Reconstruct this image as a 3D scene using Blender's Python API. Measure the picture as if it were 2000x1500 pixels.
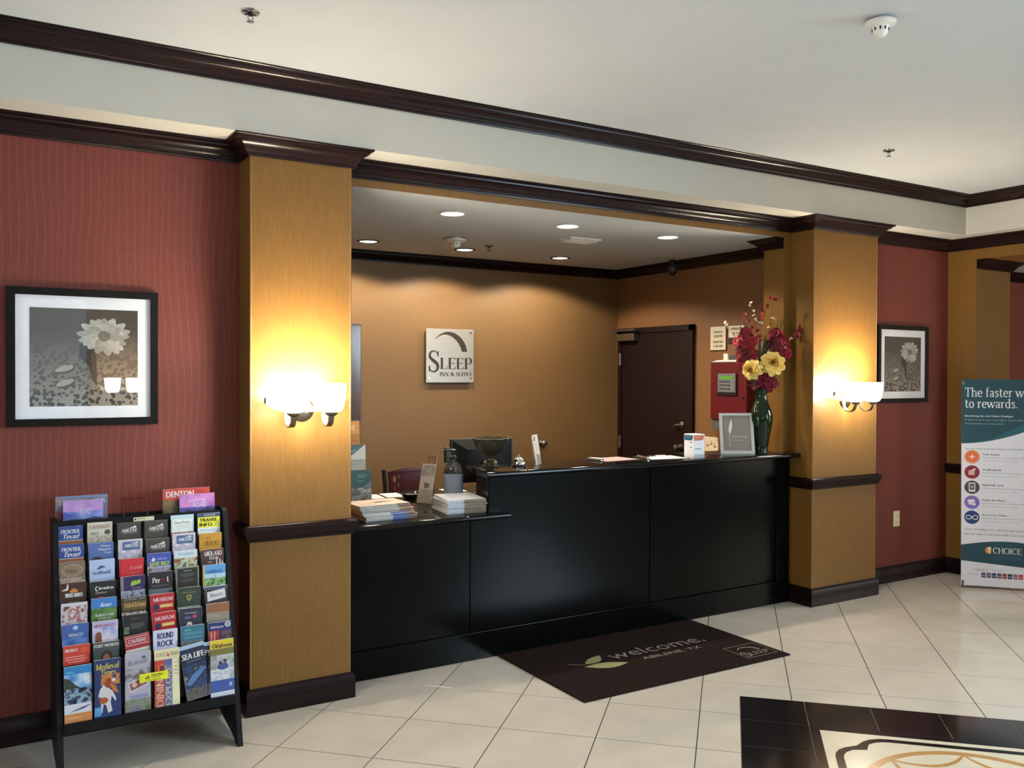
import bpy, bmesh, math, random
from math import pi, sin, cos, radians
from mathutils import Vector, Matrix

for o in list(bpy.data.objects):
    bpy.data.objects.remove(o, do_unlink=True)
SC = bpy.context.scene
COL = SC.collection
RND = random.Random(7)

# ------------------------------------------------------------------ camera
def cam_matrix(yaw, pitch, roll, loc):
    f = Vector((sin(yaw) * cos(pitch), cos(yaw) * cos(pitch), sin(pitch)))
    r = Vector((cos(yaw), -sin(yaw), 0))
    d = f.cross(r)
    c, s = cos(roll), sin(roll)
    r2 = r * c + d * s
    d2 = r * -s + d * c
    m = Matrix(((r2.x, -d2.x, -f.x, loc[0]), (r2.y, -d2.y, -f.y, loc[1]), (r2.z, -d2.z, -f.z, loc[2]), (0, 0, 0, 1)))
    return m
cd = bpy.data.cameras.new('camera')
cam = bpy.data.objects.new('camera', cd)
COL.objects.link(cam)
cd.sensor_fit = 'HORIZONTAL'
cd.sensor_width = 36.0
cd.lens = 36.0 * 1733.79 / 2000.0
cd.clip_start = 0.02
cam.matrix_world = cam_matrix(0.5462, -0.0108, -0.004, (0, 0, 1.68))
SC.camera = cam

# ------------------------------------------------------------------ world, exposure, daylight
w = bpy.data.worlds.new('world')
SC.world = w
w.use_nodes = True
w.node_tree.nodes['Background'].inputs[0].default_value = (0.75, 0.85, 1.0, 1)
w.node_tree.nodes['Background'].inputs[1].default_value = 0.3
SC.view_settings.view_transform = 'Standard'
SC.view_settings.look = 'None'
SC.view_settings.exposure = 0.62
SC.view_settings.gamma = 1.0
SC.view_settings.use_curve_mapping = False
SC.cycles.max_bounces = 8
SC.cycles.diffuse_bounces = 5
SC.cycles.glossy_bounces = 4
SC.cycles.transparent_max_bounces = 12
SC.cycles.sample_clamp_indirect = 6.0
SC.cycles.caustics_reflective = False
SC.cycles.caustics_refractive = False
SC.cycles.use_denoising = True

def area_light(name, loc, direction, sx, sy, power, color, spread=180):
    l = bpy.data.lights.new(name, 'AREA')
    l.shape = 'RECTANGLE'
    l.size, l.size_y = sx, sy
    l.energy = power
    l.color = color
    l.spread = radians(spread)
    o = bpy.data.objects.new(name, l)
    COL.objects.link(o)
    o.location = loc
    o.rotation_euler = Vector(direction).to_track_quat('-Z', 'Z').to_euler()
    return o
DAY = (0.64, 0.84, 1.0)
# daylight through the glazed front of the lobby (behind the camera) and its left end
area_light('daylight_doors', (7.05, -1.25, 1.35), (-1, 0.30, -0.55), 3.2, 2.3, 350, DAY, 130)
area_light('daylight_front', (2.2, -2.85, 1.5), (0, 1, -0.35), 3.6, 2.2, 24, DAY)
area_light('daylight_left', (-4.85, 1.9, 1.5), (1, 0, 0.45), 3.2, 2.3, 100, DAY)
area_light('daylight_next_room', (9.6, 0.6, 1.5), (0, 1, 0.1), 2.6, 2.2, 40, (1.0, 0.93, 0.82))

# ------------------------------------------------------------------ materials
def lin(c):
    out = []
    for v in c[:3]:
        v = v / 255.0
        out.append(v / 12.92 if v <= 0.04045 else ((v + 0.055) / 1.055) ** 2.4)
    return (out[0], out[1], out[2], 1.0)
MATS = {}
def mat(name, col=(128, 128, 128), rough=0.6, metal=0.0, grain=0.06, scale=30.0, stretch=(1, 1, 1), bump=0.0, spec=0.5, coat=0.0, emit=None, estr=0.0, trans=0.0):
    """procedural principled material: base colour varied by a noise of the thing's own grain"""
    if name in MATS:
        return MATS[name]
    m = bpy.data.materials.new(name)
    m.use_nodes = True
    nt = m.node_tree
    b = nt.nodes['Principled BSDF']
    b.inputs['Roughness'].default_value = rough
    b.inputs['Metallic'].default_value = metal
    b.inputs['Specular IOR Level'].default_value = spec
    b.inputs['Coat Weight'].default_value = coat
    b.inputs['Transmission Weight'].default_value = trans
    c = lin(col)
    tc = nt.nodes.new('ShaderNodeTexCoord')
    mp = nt.nodes.new('ShaderNodeMapping')
    mp.inputs['Scale'].default_value = stretch
    nz = nt.nodes.new('ShaderNodeTexNoise')
    nz.inputs['Scale'].default_value = scale
    nz.inputs['Detail'].default_value = 4
    nt.links.new(tc.outputs['Object'], mp.inputs['Vector'])
    nt.links.new(mp.outputs['Vector'], nz.inputs['Vector'])
    rp = nt.nodes.new('ShaderNodeValToRGB')
    rp.color_ramp.elements[0].position = 0.3
    rp.color_ramp.elements[1].position = 0.7
    rp.color_ramp.elements[0].color = (c[0] * (1 - grain), c[1] * (1 - grain), c[2] * (1 - grain), 1)
    rp.color_ramp.elements[1].color = (min(1, c[0] * (1 + grain)), min(1, c[1] * (1 + grain)), min(1, c[2] * (1 + grain)), 1)
    nt.links.new(nz.outputs['Fac'], rp.inputs['Fac'])
    nt.links.new(rp.outputs['Color'], b.inputs['Base Color'])
    if bump:
        bp = nt.nodes.new('ShaderNodeBump')
        bp.inputs['Strength'].default_value = bump
        bp.inputs['Distance'].default_value = 0.004
        nt.links.new(nz.outputs['Fac'], bp.inputs['Height'])
        nt.links.new(bp.outputs['Normal'], b.inputs['Normal'])
    if emit:
        b.inputs['Emission Color'].default_value = lin(emit)
        b.inputs['Emission Strength'].default_value = estr
    MATS[name] = m
    return m
def ink(c):
    """flat printed colour"""
    c = tuple(int(x) for x in c)
    return mat('print_%02x%02x%02x' % c, c, 0.45, grain=0.03, scale=60)
def photo_mat(cols, scale=14.0, seed=0.0, stretch=(1, 1, 1)):
    """a blurry printed photograph: blotches of three or four colours"""
    key = 'photo_' + '_'.join('%02x%02x%02x' % tuple(c) for c in cols) + '_%d_%d' % (scale, seed)
    if key in MATS:
        return MATS[key]
    m = bpy.data.materials.new(key)
    m.use_nodes = True
    nt = m.node_tree
    b = nt.nodes['Principled BSDF']
    b.inputs['Roughness'].default_value = 0.4
    tc = nt.nodes.new('ShaderNodeTexCoord')
    mp = nt.nodes.new('ShaderNodeMapping')
    mp.inputs['Location'].default_value = (seed * 1.7, seed, seed * 0.6)
    mp.inputs['Scale'].default_value = stretch
    nz = nt.nodes.new('ShaderNodeTexNoise')
    nz.inputs['Scale'].default_value = scale
    nz.inputs['Detail'].default_value = 3
    rp = nt.nodes.new('ShaderNodeValToRGB')
    els = rp.color_ramp.elements
    n = len(cols)
    els[0].position = 0.34
    els[1].position = 0.66
    els[0].color = lin(cols[0])
    els[1].color = lin(cols[-1])
    for i in range(1, n - 1):
        e = els.new(0.34 + 0.32 * i / (n - 1))
        e.color = lin(cols[i])
    nt.links.new(tc.outputs['Object'], mp.inputs['Vector'])
    nt.links.new(mp.outputs['Vector'], nz.inputs['Vector'])
    nt.links.new(nz.outputs['Fac'], rp.inputs['Fac'])
    nt.links.new(rp.outputs['Color'], b.inputs['Base Color'])
    MATS[key] = m
    return m
def N(nt, kind, **kw):
    n = nt.nodes.new(kind)
    for k, v in kw.items():
        if k == 'op':
            n.operation = v
        else:
            n.inputs[k].default_value = v
    return n
def math_node(nt, op, a, b=None, c=None):
    n = nt.nodes.new('ShaderNodeMath')
    n.operation = op
    for i, v in enumerate((a, b, c)):
        if v is None:
            continue
        if isinstance(v, (int, float)):
            n.inputs[i].default_value = v
        else:
            nt.links.new(v, n.inputs[i])
    return n.outputs[0]
def red_paper():
    """red wallpaper with thin wandering vertical lines"""
    m = mat('red_wallpaper', (108, 45, 34), 0.65, grain=0.10, scale=160, stretch=(1, 1, 0.25), bump=0.12)
    nt = m.node_tree
    b = nt.nodes['Principled BSDF']
    base = b.inputs['Base Color'].links[0].from_socket
    tc = nt.nodes.new('ShaderNodeTexCoord')
    sp = nt.nodes.new('ShaderNodeSeparateXYZ')
    nt.links.new(tc.outputs['Object'], sp.inputs[0])
    mp = nt.nodes.new('ShaderNodeMapping')
    mp.inputs['Scale'].default_value = (4.0, 4.0, 1.6)
    nt.links.new(tc.outputs['Object'], mp.inputs['Vector'])
    nz = N(nt, 'ShaderNodeTexNoise', Scale=1.0, Detail=1.0)
    nt.links.new(mp.outputs['Vector'], nz.inputs['Vector'])
    u = math_node(nt, 'ADD', sp.outputs['X'], sp.outputs['Y'])
    t = math_node(nt, 'MULTIPLY_ADD', nz.outputs['Fac'], 2.6, math_node(nt, 'MULTIPLY', u, 30.0))
    f = math_node(nt, 'ABSOLUTE', math_node(nt, 'SUBTRACT', math_node(nt, 'FRACT', t), 0.5))
    line = nt.nodes.new('ShaderNodeMapRange')
    line.inputs['From Min'].default_value = 0.10
    line.inputs['From Max'].default_value = 0.02
    nt.links.new(f, line.inputs['Value'])
    mx = nt.nodes.new('ShaderNodeMix')
    mx.data_type = 'RGBA'
    mx.inputs[7].default_value = lin((160, 98, 76))
    nt.links.new(math_node(nt, 'MULTIPLY', line.outputs[0], 0.2), mx.inputs[0])
    nt.links.new(base, mx.inputs[6])
    nt.links.new(mx.outputs[2], b.inputs['Base Color'])
    return m
def glass_mat(name, tint=(1, 1, 1), fac=0.06, rough=0.0):
    """thin clear sheet: lets light through, mirrors a little at its face"""
    m = bpy.data.materials.new(name)
    m.use_nodes = True
    nt = m.node_tree
    nt.nodes.remove(nt.nodes['Principled BSDF'])
    out = nt.nodes['Material Output']
    tr = N(nt, 'ShaderNodeBsdfTransparent', Color=(tint[0], tint[1], tint[2], 1))
    gl = N(nt, 'ShaderNodeBsdfGlossy', Roughness=rough)
    lw = N(nt, 'ShaderNodeLayerWeight', Blend=0.5)
    p5 = math_node(nt, 'POWER', lw.outputs['Facing'], 5.0)
    ms = nt.nodes.new('ShaderNodeMixShader')
    nt.links.new(math_node(nt, 'MULTIPLY_ADD', p5, 1.0 - fac, fac), ms.inputs[0])
    nt.links.new(tr.outputs[0], ms.inputs[1])
    nt.links.new(gl.outputs[0], ms.inputs[2])
    nt.links.new(ms.outputs[0], out.inputs[0])
    MATS[name] = m
    return m
M_RED = red_paper()
M_YEL = mat('ochre_wallpaper', (121, 86, 38), 0.42, grain=0.10, scale=150, stretch=(1, 1, 0.06), bump=0.10, spec=0.3)
M_YEL2 = mat('tan_woven_wallpaper', (117, 90, 57), 0.5, grain=0.10, scale=420, stretch=(0.12, 0.12, 1), bump=0.08, spec=0.35)
M_YEL3 = mat('orange_ochre_wallpaper', (130, 92, 60), 0.5, grain=0.08, scale=420, stretch=(0.12, 0.12, 1), bump=0.08, spec=0.3)
M_TRIM = mat('mahogany_stain', (28, 15, 16), 0.25, grain=0.25, scale=40, stretch=(0.3, 0.3, 3), spec=0.2)
M_WHITE = mat('ceiling_paint', (192, 196, 198), 0.85, grain=0.02, scale=3)
M_SOFFIT = mat('soffit_paint_light_offset', (197, 193, 182), 0.85, grain=0.02, scale=3)  # ceiling white, warmed in colour to offset the bluish daylight on the soffit
M_TILE = mat('polished_cream_tile', (199, 191, 177), 0.14, grain=0.05, scale=5, spec=0.5)
M_GROUT = mat('dark_grout', (50, 41, 33), 0.95, grain=0.15, scale=80, spec=.05)
M_BLACKTILE = mat('black_granite', (26, 23, 24), 0.12, grain=0.35, scale=220, spec=0.5)
M_CREAM = mat('cream_marble', (218, 207, 182), 0.15, grain=0.07, scale=7)
M_BRONZE = mat('tan_marble', (186, 140, 84), 0.18, grain=0.10, scale=40)
M_COUNTER = mat('black_lacquered_wood', (9, 9, 8), 0.2, grain=0.12, scale=60, stretch=(1, 1, 0.1), spec=0.10)
M_STONE = mat('black_polished_stone', (16, 16, 16), 0.07, grain=0.3, scale=200, spec=0.3)
M_BLACK = mat('black_plastic', (22, 22, 24), 0.4, grain=0.1)
M_BLACKFRAME = mat('black_frame_wood', (18, 16, 15), 0.45, grain=0.2, scale=50, spec=.15)
M_PAPER = mat('white_paper', (232, 230, 224), 0.6, grain=0.02)
M_CHROME = mat('chrome', (215, 215, 215), 0.08, 1.0, grain=0.03)
M_STEEL = mat('brushed_steel', (180, 176, 168), 0.32, 1.0, grain=0.08, scale=120, stretch=(1, 1, 0.05))
M_BRONZEMETAL = mat('dark_pewter', (120, 110, 96), 0.35, 1.0, grain=0.15)
M_DOOR = mat('dark_brown_door', (31, 17, 16), 0.5, grain=0.18, scale=30, stretch=(2, 2, 0.2), spec=.25)
M_RACK = mat('black_rack_board', (16, 16, 18), 0.55, grain=0.15, spec=.2)
M_GLASS = glass_mat('clear_glass', (1, 1, 1), 0.05)
M_ACRYLIC = glass_mat('clear_acrylic', (0.93, 0.95, 0.95), 0.07, 0.03)
M_WHITEPLASTIC = mat('white_plastic', (226, 224, 216), 0.4, grain=0.02)

# ------------------------------------------------------------------ mesh builder
class MB:
    def __init__(self, org=(0, 0, 0)):
        self.v, self.f, self.m, self.mats, self.org = [], [], [], [], Vector(org)
    def mi(self, m):
        if m not in self.mats:
            self.mats.append(m)
        return self.mats.index(m)
    def add(self, verts, faces, m):
        k = len(self.v)
        i = self.mi(m)
        self.v += [Vector(p) for p in verts]
        for f in faces:
            self.f.append([k + j for j in f])
            self.m.append(i)
        return self
    def poly(self, pts, m):
        return self.add(pts, [list(range(len(pts)))], m)
    def box(self, a, b, m, bev=0.0):
        x0, y0, z0 = [min(a[i], b[i]) for i in range(3)]
        x1, y1, z1 = [max(a[i], b[i]) for i in range(3)]
        if bev > 0:
            bm = bmesh.new()
            bmesh.ops.create_cube(bm, size=1)
            for v in bm.verts:
                v.co = Vector(((x0 + x1) / 2 + v.co.x * (x1 - x0), (y0 + y1) / 2 + v.co.y * (y1 - y0), (z0 + z1) / 2 + v.co.z * (z1 - z0)))
            bmesh.ops.bevel(bm, geom=bm.edges[:], offset=bev, segments=2, affect='EDGES', profile=0.6)
            return self.bm(bm, m)
        vs = [(x0, y0, z0), (x1, y0, z0), (x1, y1, z0), (x0, y1, z0), (x0, y0, z1), (x1, y0, z1), (x1, y1, z1), (x0, y1, z1)]
        return self.add(vs, [(0, 3, 2, 1), (4, 5, 6, 7), (0, 1, 5, 4), (1, 2, 6, 5), (2, 3, 7, 6), (3, 0, 4, 7)], m)
    def obox(self, o, u, v, n, m, bev=0.0):
        """box from corner o along full edge vectors u, v, n"""
        o, u, v, n = Vector(o), Vector(u), Vector(v), Vector(n)
        if u.cross(v).dot(n) < 0:
            u, v = v, u
        vs = [o, o + u, o + u + v, o + v, o + n, o + u + n, o + u + v + n, o + v + n]
        fs = [(0, 3, 2, 1), (4, 5, 6, 7), (0, 1, 5, 4), (1, 2, 6, 5), (2, 3, 7, 6), (3, 0, 4, 7)]
        if bev > 0:
            bm = bmesh.new()
            bv = [bm.verts.new(p) for p in vs]
            for f in fs:
                bm.faces.new([bv[i] for i in f])
            bmesh.ops.bevel(bm, geom=bm.edges[:], offset=bev, segments=2, affect='EDGES', profile=0.6)
            return self.bm(bm, m)
        return self.add(vs, fs, m)
    def bm(self, bm, m):
        bm.verts.index_update()
        self.add([v.co.copy() for v in bm.verts], [[v.index for v in f.verts] for f in bm.faces], m)
        bm.free()
        return self
    def prism(self, pts, vec, m):
        """closed polygon pts (3D) extruded by vec"""
        vec = Vector(vec)
        pts = [Vector(p) for p in pts]
        n = len(pts)
        nrm = Vector((0, 0, 0))
        for i in range(n):
            nrm += pts[i].cross(pts[(i + 1) % n])
        if nrm.dot(vec) > 0:
            pts = pts[::-1]
        vs = pts + [p + vec for p in pts]
        fs = [list(range(n)), list(range(2 * n - 1, n - 1, -1))]
        for i in range(n):
            j = (i + 1) % n
            fs.append((i, i + n, j + n, j))
        return self.add(vs, fs, m)
    def lathe(self, prof, c, m, seg=24, axis=(0, 0, 1), cap=True):
        """prof: list of (r, h) along axis from point c"""
        ax = Vector(axis).normalized()
        t = Vector((1, 0, 0)) if abs(ax.x) < 0.9 else Vector((0, 1, 0))
        u = ax.cross(t).normalized()
        v = ax.cross(u)
        c = Vector(c)
        vs, fs = [], []
        for r, h in prof:
            for k in range(seg):
                a = 2 * pi * k / seg
                vs.append(c + ax * h + (u * cos(a) + v * sin(a)) * max(r, 1e-5))
        for i in range(len(prof) - 1):
            for k in range(seg):
                k2 = (k + 1) % seg
                fs.append((i * seg + k, i * seg + k2, (i + 1) * seg + k2, (i + 1) * seg + k))
        if cap:
            fs.append([k for k in range(seg)][::-1])
            fs.append([(len(prof) - 1) * seg + k for k in range(seg)])
        return self.add(vs, fs, m)
    def tube(self, pts, r, m, seg=8, closed=False):
        pts = [Vector(p) for p in pts]
        n = len(pts)
        rs = r if isinstance(r, (list, tuple)) else [r] * n
        vs, fs = [], []
        prev = None
        for i, p in enumerate(pts):
            a = pts[(i - 1) % n] if (i > 0 or closed) else p
            b = pts[(i + 1) % n] if (i < n - 1 or closed) else p
            t = (b - a).normalized()
            if prev is None:
                h = Vector((0, 0, 1)) if abs(t.z) < 0.9 else Vector((1, 0, 0))
                u = t.cross(h).normalized()
            else:
                u = (prev - t * prev.dot(t)).normalized()
            prev = u
            w2 = t.cross(u)
            for k in range(seg):
                a2 = 2 * pi * k / seg
                vs.append(p + (u * cos(a2) + w2 * sin(a2)) * rs[i])
        lim = n if closed else n - 1
        for i in range(lim):
            for k in range(seg):
                k2 = (k + 1) % seg
                j = (i + 1) % n
                fs.append((i * seg + k, i * seg + k2, j * seg + k2, j * seg + k))
        if not closed:
            fs.append(list(range(seg))[::-1])
            fs.append([(n - 1) * seg + k for k in range(seg)])
        return self.add(vs, fs, m)
    def ribbon(self, pts, wvec, th, m):
        """flat strip along pts, full width vector wvec, thickness th"""
        pts = [Vector(p) for p in pts]
        wv = Vector(wvec)
        vs, fs = [], []
        n = len(pts)
        for i, p in enumerate(pts):
            t = (pts[min(i + 1, n - 1)] - pts[max(i - 1, 0)]).normalized()
            nn = t.cross(wv.normalized()).normalized() * th / 2
            vs += [p - wv / 2 - nn, p + wv / 2 - nn, p + wv / 2 + nn, p - wv / 2 + nn]
        for i in range(n - 1):
            for k in range(4):
                k2 = (k + 1) % 4
                fs.append((i * 4 + k, i * 4 + k2, i * 4 + 4 + k2, i * 4 + 4 + k))
        fs += [(3, 2, 1, 0), tuple((n - 1) * 4 + k for k in range(4))]
        return self.add(vs, fs, m)
    def sweep(self, path, prof, z0, m):
        """moulding: prof (offset to the right of travel, height) along an XY polyline, mitred"""
        P = [Vector((p[0], p[1])) for p in path]
        n = len(P)
        nr = []
        for i in range(n - 1):
            d = (P[i + 1] - P[i]).normalized()
            nr.append(Vector((d.y, -d.x)))
        off = []
        for i in range(n):
            if i == 0:
                off.append(nr[0])
            elif i == n - 1:
                off.append(nr[-1])
            else:
                a, b = nr[i - 1], nr[i]
                off.append((a + b) / (1 + a.dot(b)))
        k = len(prof)
        vs, fs = [], []
        for i in range(n):
            for (p, h) in prof:
                q = P[i] + off[i] * p
                vs.append((q.x, q.y, z0 + h))
        for i in range(n - 1):
            for j in range(k):
                j2 = (j + 1) % k
                fs.append((i * k + j, i * k + j2, (i + 1) * k + j2, (i + 1) * k + j))
        fs.append(list(range(k))[::-1])
        fs.append([(n - 1) * k + j for j in range(k)])
        return self.add(vs, fs, m)
    def build(self, name, parent=None, smooth=None, kind=None, label=None):
        me = bpy.data.meshes.new(name)
        me.from_pydata([p - self.org for p in self.v], [], self.f)
        for m in self.mats:
            me.materials.append(m)
        me.polygons.foreach_set('material_index', self.m)
        if smooth:
            me.polygons.foreach_set('use_smooth', [True] * len(self.f))
            me.set_sharp_from_angle(angle=radians(smooth))
        me.update()
        o = bpy.data.objects.new(name, me)
        COL.objects.link(o)
        if parent is not None:
            o.parent = parent
            if parent.type == 'EMPTY' or parent.get('org'):
                pass
        else:
            o.location = self.org
        if kind:
            o['kind'] = kind
        if label:
            o['label'] = label
        return o
def tag(o, label, cat, group=None):
    o['label'] = label
    o['category'] = cat
    if group:
        o['group'] = group
    return o
def thing(name, loc, label, cat, group=None):
    o = bpy.data.objects.new(name, None)
    o.empty_display_size = 0.05
    COL.objects.link(o)
    o.location = loc
    return tag(o, label, cat, group)
def copy_tree(o, parent=None):
    c = o.copy()
    COL.objects.link(c)
    if parent is not None:
        c.parent = parent
    for ch in list(o.children):
        copy_tree(ch, c)
    return c
def fix_normals(o):
    bm = bmesh.new()
    bm.from_mesh(o.data)
    bmesh.ops.recalc_face_normals(bm, faces=bm.faces[:])
    bm.to_mesh(o.data)
    bm.free()

# ------------------------------------------------------------------ lettering
_TXT = {}
def sans_mesh(s):
    key = ('sans', s)
    if key in _TXT:
        return _TXT[key]
    cu = bpy.data.curves.new('t', 'FONT')
    cu.body = s
    cu.resolution_u = 2
    ob = bpy.data.objects.new('t', cu)
    COL.objects.link(ob)
    me = bpy.data.meshes.new_from_object(ob)
    vs = [(v.co.x, v.co.y) for v in me.vertices]
    fs = [list(p.vertices) for p in me.polygons]
    bpy.data.objects.remove(ob)
    bpy.data.curves.remove(cu)
    bpy.data.meshes.remove(me)
    _TXT[key] = (vs, fs)
    return _TXT[key]
def arc(cx, cy, rx, ry, a0, a1, n=10):
    return [(cx + rx * cos(radians(a0 + (a1 - a0) * i / n)), cy + ry * sin(radians(a0 + (a1 - a0) * i / n))) for i in range(n + 1)]
# serif letters as pen strokes: V stem, H bar, D diagonal, C curve  (cap height 1, x-height .66)
SERIF = {
 'A': (0.78, ['D .06 0 .38 1 t', 'D .38 1 .70 0 T', 'H .2 .56 .33', 's .06 0', 's .70 0']),
 'B': (0.66, ['V .14 0 1', 'c %s', 'H .14 .36 1', 'H .14 .36 .53', 'H .14 .4 0'], [arc(.34, .765, .18, .235, 90, -90), arc(.37, .265, .22, .265, 90, -90)]),
 'C': (0.70, ['c', 'v .60 .70 .98'], [arc(.40, .5, .33, .5, 50, 310, 16)]),
 'D': (0.76, ['V .14 0 1', 'H .14 .36 1', 'H .14 .36 0', 'c'], [arc(.34, .5, .34, .5, 90, -90, 14)]),
 'E': (0.62, ['V .14 0 1', 'H .14 .54 1', 'H .14 .56 0', 'H .14 .44 .52', 'v .54 .8 1', 'v .56 0 .22', 'v .44 .42 .62']),
 'F': (0.58, ['V .14 0 1', 'H .14 .52 1', 'H .14 .42 .52', 'v .52 .8 1', 'v .42 .42 .62', 's .14 0']),
 'G': (0.76, ['c', 'V .60 .02 .42', 'v .60 .72 .98', 's .60 .42'], [arc(.40, .5, .33, .5, 52, 318, 16)]),
 'H': (0.78, ['V .14 0 1', 'V .64 0 1', 'H .14 .64 .52', 's .14 0', 's .14 1', 's .64 0', 's .64 1']),
 'I': (0.28, ['V .14 0 1', 's .14 0', 's .14 1']),
 'K': (0.76, ['V .14 0 1', 'D .16 .4 .6 1 t', 'D .3 .56 .66 0 T', 's .14 0', 's .14 1', 's .6 1', 's .66 0']),
 'L': (0.60, ['V .14 0 1', 'H .14 .54 0', 'v .54 0 .24', 's .14 1', 's .14 0']),
 'M': (0.96, ['v .14 0 1', 'D .14 1 .47 .05 T', 'D .47 .05 .80 1 t', 'V .82 0 1', 's .14 0', 's .14 1', 's .82 0', 's .82 1']),
 'N': (0.80, ['v .14 0 1', 'D .14 1 .64 0 T', 'v .66 0 1', 's .14 0', 's .12 1', 's .66 1']),
 'O': (0.80, ['c'], [arc(.40, .5, .33, .5, 0, 360, 24)]),
 'P': (0.62, ['V .14 0 1', 's .14 0', 'H .14 .34 1', 'H .14 .34 .46', 'c'], [arc(.32, .73, .22, .27, 90, -90)]),
 'R': (0.72, ['V .14 0 1', 's .14 0', 'H .14 .34 1', 'H .14 .34 .48', 'c', 'D .34 .48 .64 0 T', 's .66 0'], [arc(.32, .74, .21, .26, 90, -90)]),
 'S': (0.58, ['c', 'v .47 .72 .98', 'v .09 .02 .3'], [[(.47, .78), (.42, .93), (.30, .99), (.17, .95), (.10, .83), (.11, .70), (.20, .59), (.32, .49), (.43, .38), (.47, .25), (.43, .10), (.31, .01), (.19, .03), (.11, .12), (.09, .24)]]),
 'T': (0.66, ['V .33 0 1', 'H .05 .61 1', 'v .05 .76 1', 'v .61 .76 1', 's .33 0']),
 'U': (0.76, ['V .14 .3 1', 'v .60 .3 1', 'c', 's .14 1', 's .60 1'], [arc(.37, .3, .23, .3, 180, 360)]),
 'V': (0.74, ['D .06 1 .37 0 T', 'D .37 0 .68 1 t', 's .06 1', 's .68 1']),
 'W': (1.02, ['D .06 1 .3 0 T', 'D .3 0 .52 1 t', 'D .5 1 .74 0 T', 'D .74 0 .98 1 t', 's .06 1', 's .98 1', 's .5 1']),
 'X': (0.74, ['D .08 1 .64 0 T', 'D .08 0 .62 1 t', 's .08 1', 's .64 0', 's .08 0', 's .62 1']),
 'Y': (0.72, ['D .06 1 .36 .45 T', 'D .36 .45 .66 1 t', 'V .36 0 .46', 's .36 0', 's .06 1', 's .66 1']),
 "'": (0.2, ['V .1 .75 1']), '.': (0.24, ['V .1 0 .1']), '!': (0.26, ['V .12 .28 1', 'V .12 0 .12']),
 ' ': (0.30, []),
 '&': (0.84, ['c', 's .68 .55'], [[(.72, .52), (.62, .22), (.46, .03), (.26, .0), (.12, .1), (.10, .26), (.2, .42), (.38, .56), (.50, .72), (.48, .9), (.37, .98), (.26, .9), (.24, .76), (.34, .54), (.54, .22), (.76, .0)]]),
 'a': (0.54, ['c', 'V .40 0 .5', 'H .40 .5 0'], [[(.12, .52), (.18, .63), (.30, .65), (.39, .58), (.40, .46)], [(.40, .36), (.22, .34), (.11, .24), (.12, .09), (.24, .0), (.38, .1)]]),
 'd': (0.62, ['V .46 0 1', 's .42 1', 's .50 0', 'c'], [arc(.29, .32, .2, .32, 20, 340, 14)]),
 'e': (0.54, ['c', 'H .1 .45 .36'], [arc(.28, .32, .19, .33, 8, 322, 14)]),
 'f': (0.38, ['V .16 0 .82', 'H .04 .32 .64', 's .16 0', 'c'], [[(.16, .8), (.2, .95), (.3, 1.0), (.37, .95)]]),
 'h': (0.64, ['V .14 0 1', 's .10 1', 's .14 0', 'V .50 0 .45', 's .50 0', 'c'], [[(.14, .5), (.24, .62), (.38, .65), (.48, .58), (.50, .42)]]),
 'l': (0.28, ['V .14 0 1', 's .10 1', 's .14 0']),
 'i': (0.28, ['V .14 0 .64', 's .10 .64', 's .14 0', 'V .14 .84 .96']),
 'm': (0.94, ['V .14 0 .64', 's .10 .64', 's .14 0', 'V .47 0 .45', 'V .80 0 .45', 's .47 0', 's .80 0', 'c'], [[(.14, .5), (.24, .62), (.36, .65), (.45, .58), (.47, .42)], [(.47, .5), (.57, .62), (.69, .65), (.78, .58), (.80, .42)]]),
 'n': (0.64, ['V .14 0 .64', 's .10 .64', 's .14 0', 'V .50 0 .45', 's .50 0', 'c'], [[(.14, .5), (.24, .62), (.38, .65), (.48, .58), (.50, .42)]]),
 'c': (0.50, ['c'], [arc(.28, .32, .19, .33, 40, 320, 14)]),
 'x': (0.60, ['D .06 .64 .50 0 T', 'D .06 0 .48 .64 t', 's .08 .64', 's .50 0', 's .08 0', 's .48 .64']),
 'o': (0.58, ['c'], [arc(.29, .32, .2, .33, 0, 360, 18)]),
 'r': (0.44, ['V .14 0 .64', 's .10 .64', 's .14 0', 'c'], [[(.14, .42), (.22, .58), (.32, .65), (.41, .6)]]),
 's': (0.46, ['c'], [[(.36, .52), (.30, .63), (.20, .65), (.10, .58), (.11, .46), (.22, .36), (.34, .27), (.37, .14), (.29, .02), (.17, .0), (.08, .12)]]),
 't': (0.40, ['V .16 .1 .86', 'H .04 .34 .64', 'c'], [[(.16, .14), (.2, .02), (.29, .0), (.37, .07)]]),
 'v': (0.56, ['D .04 .64 .28 0 T', 'D .28 0 .52 .64 t', 's .05 .64', 's .51 .64']),
 'w': (0.84, ['D .04 .64 .24 0 T', 'D .24 0 .42 .64 t', 'D .40 .64 .60 0 T', 'D .60 0 .80 .64 t', 's .05 .64', 's .79 .64', 's .41 .64']),
}
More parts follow.
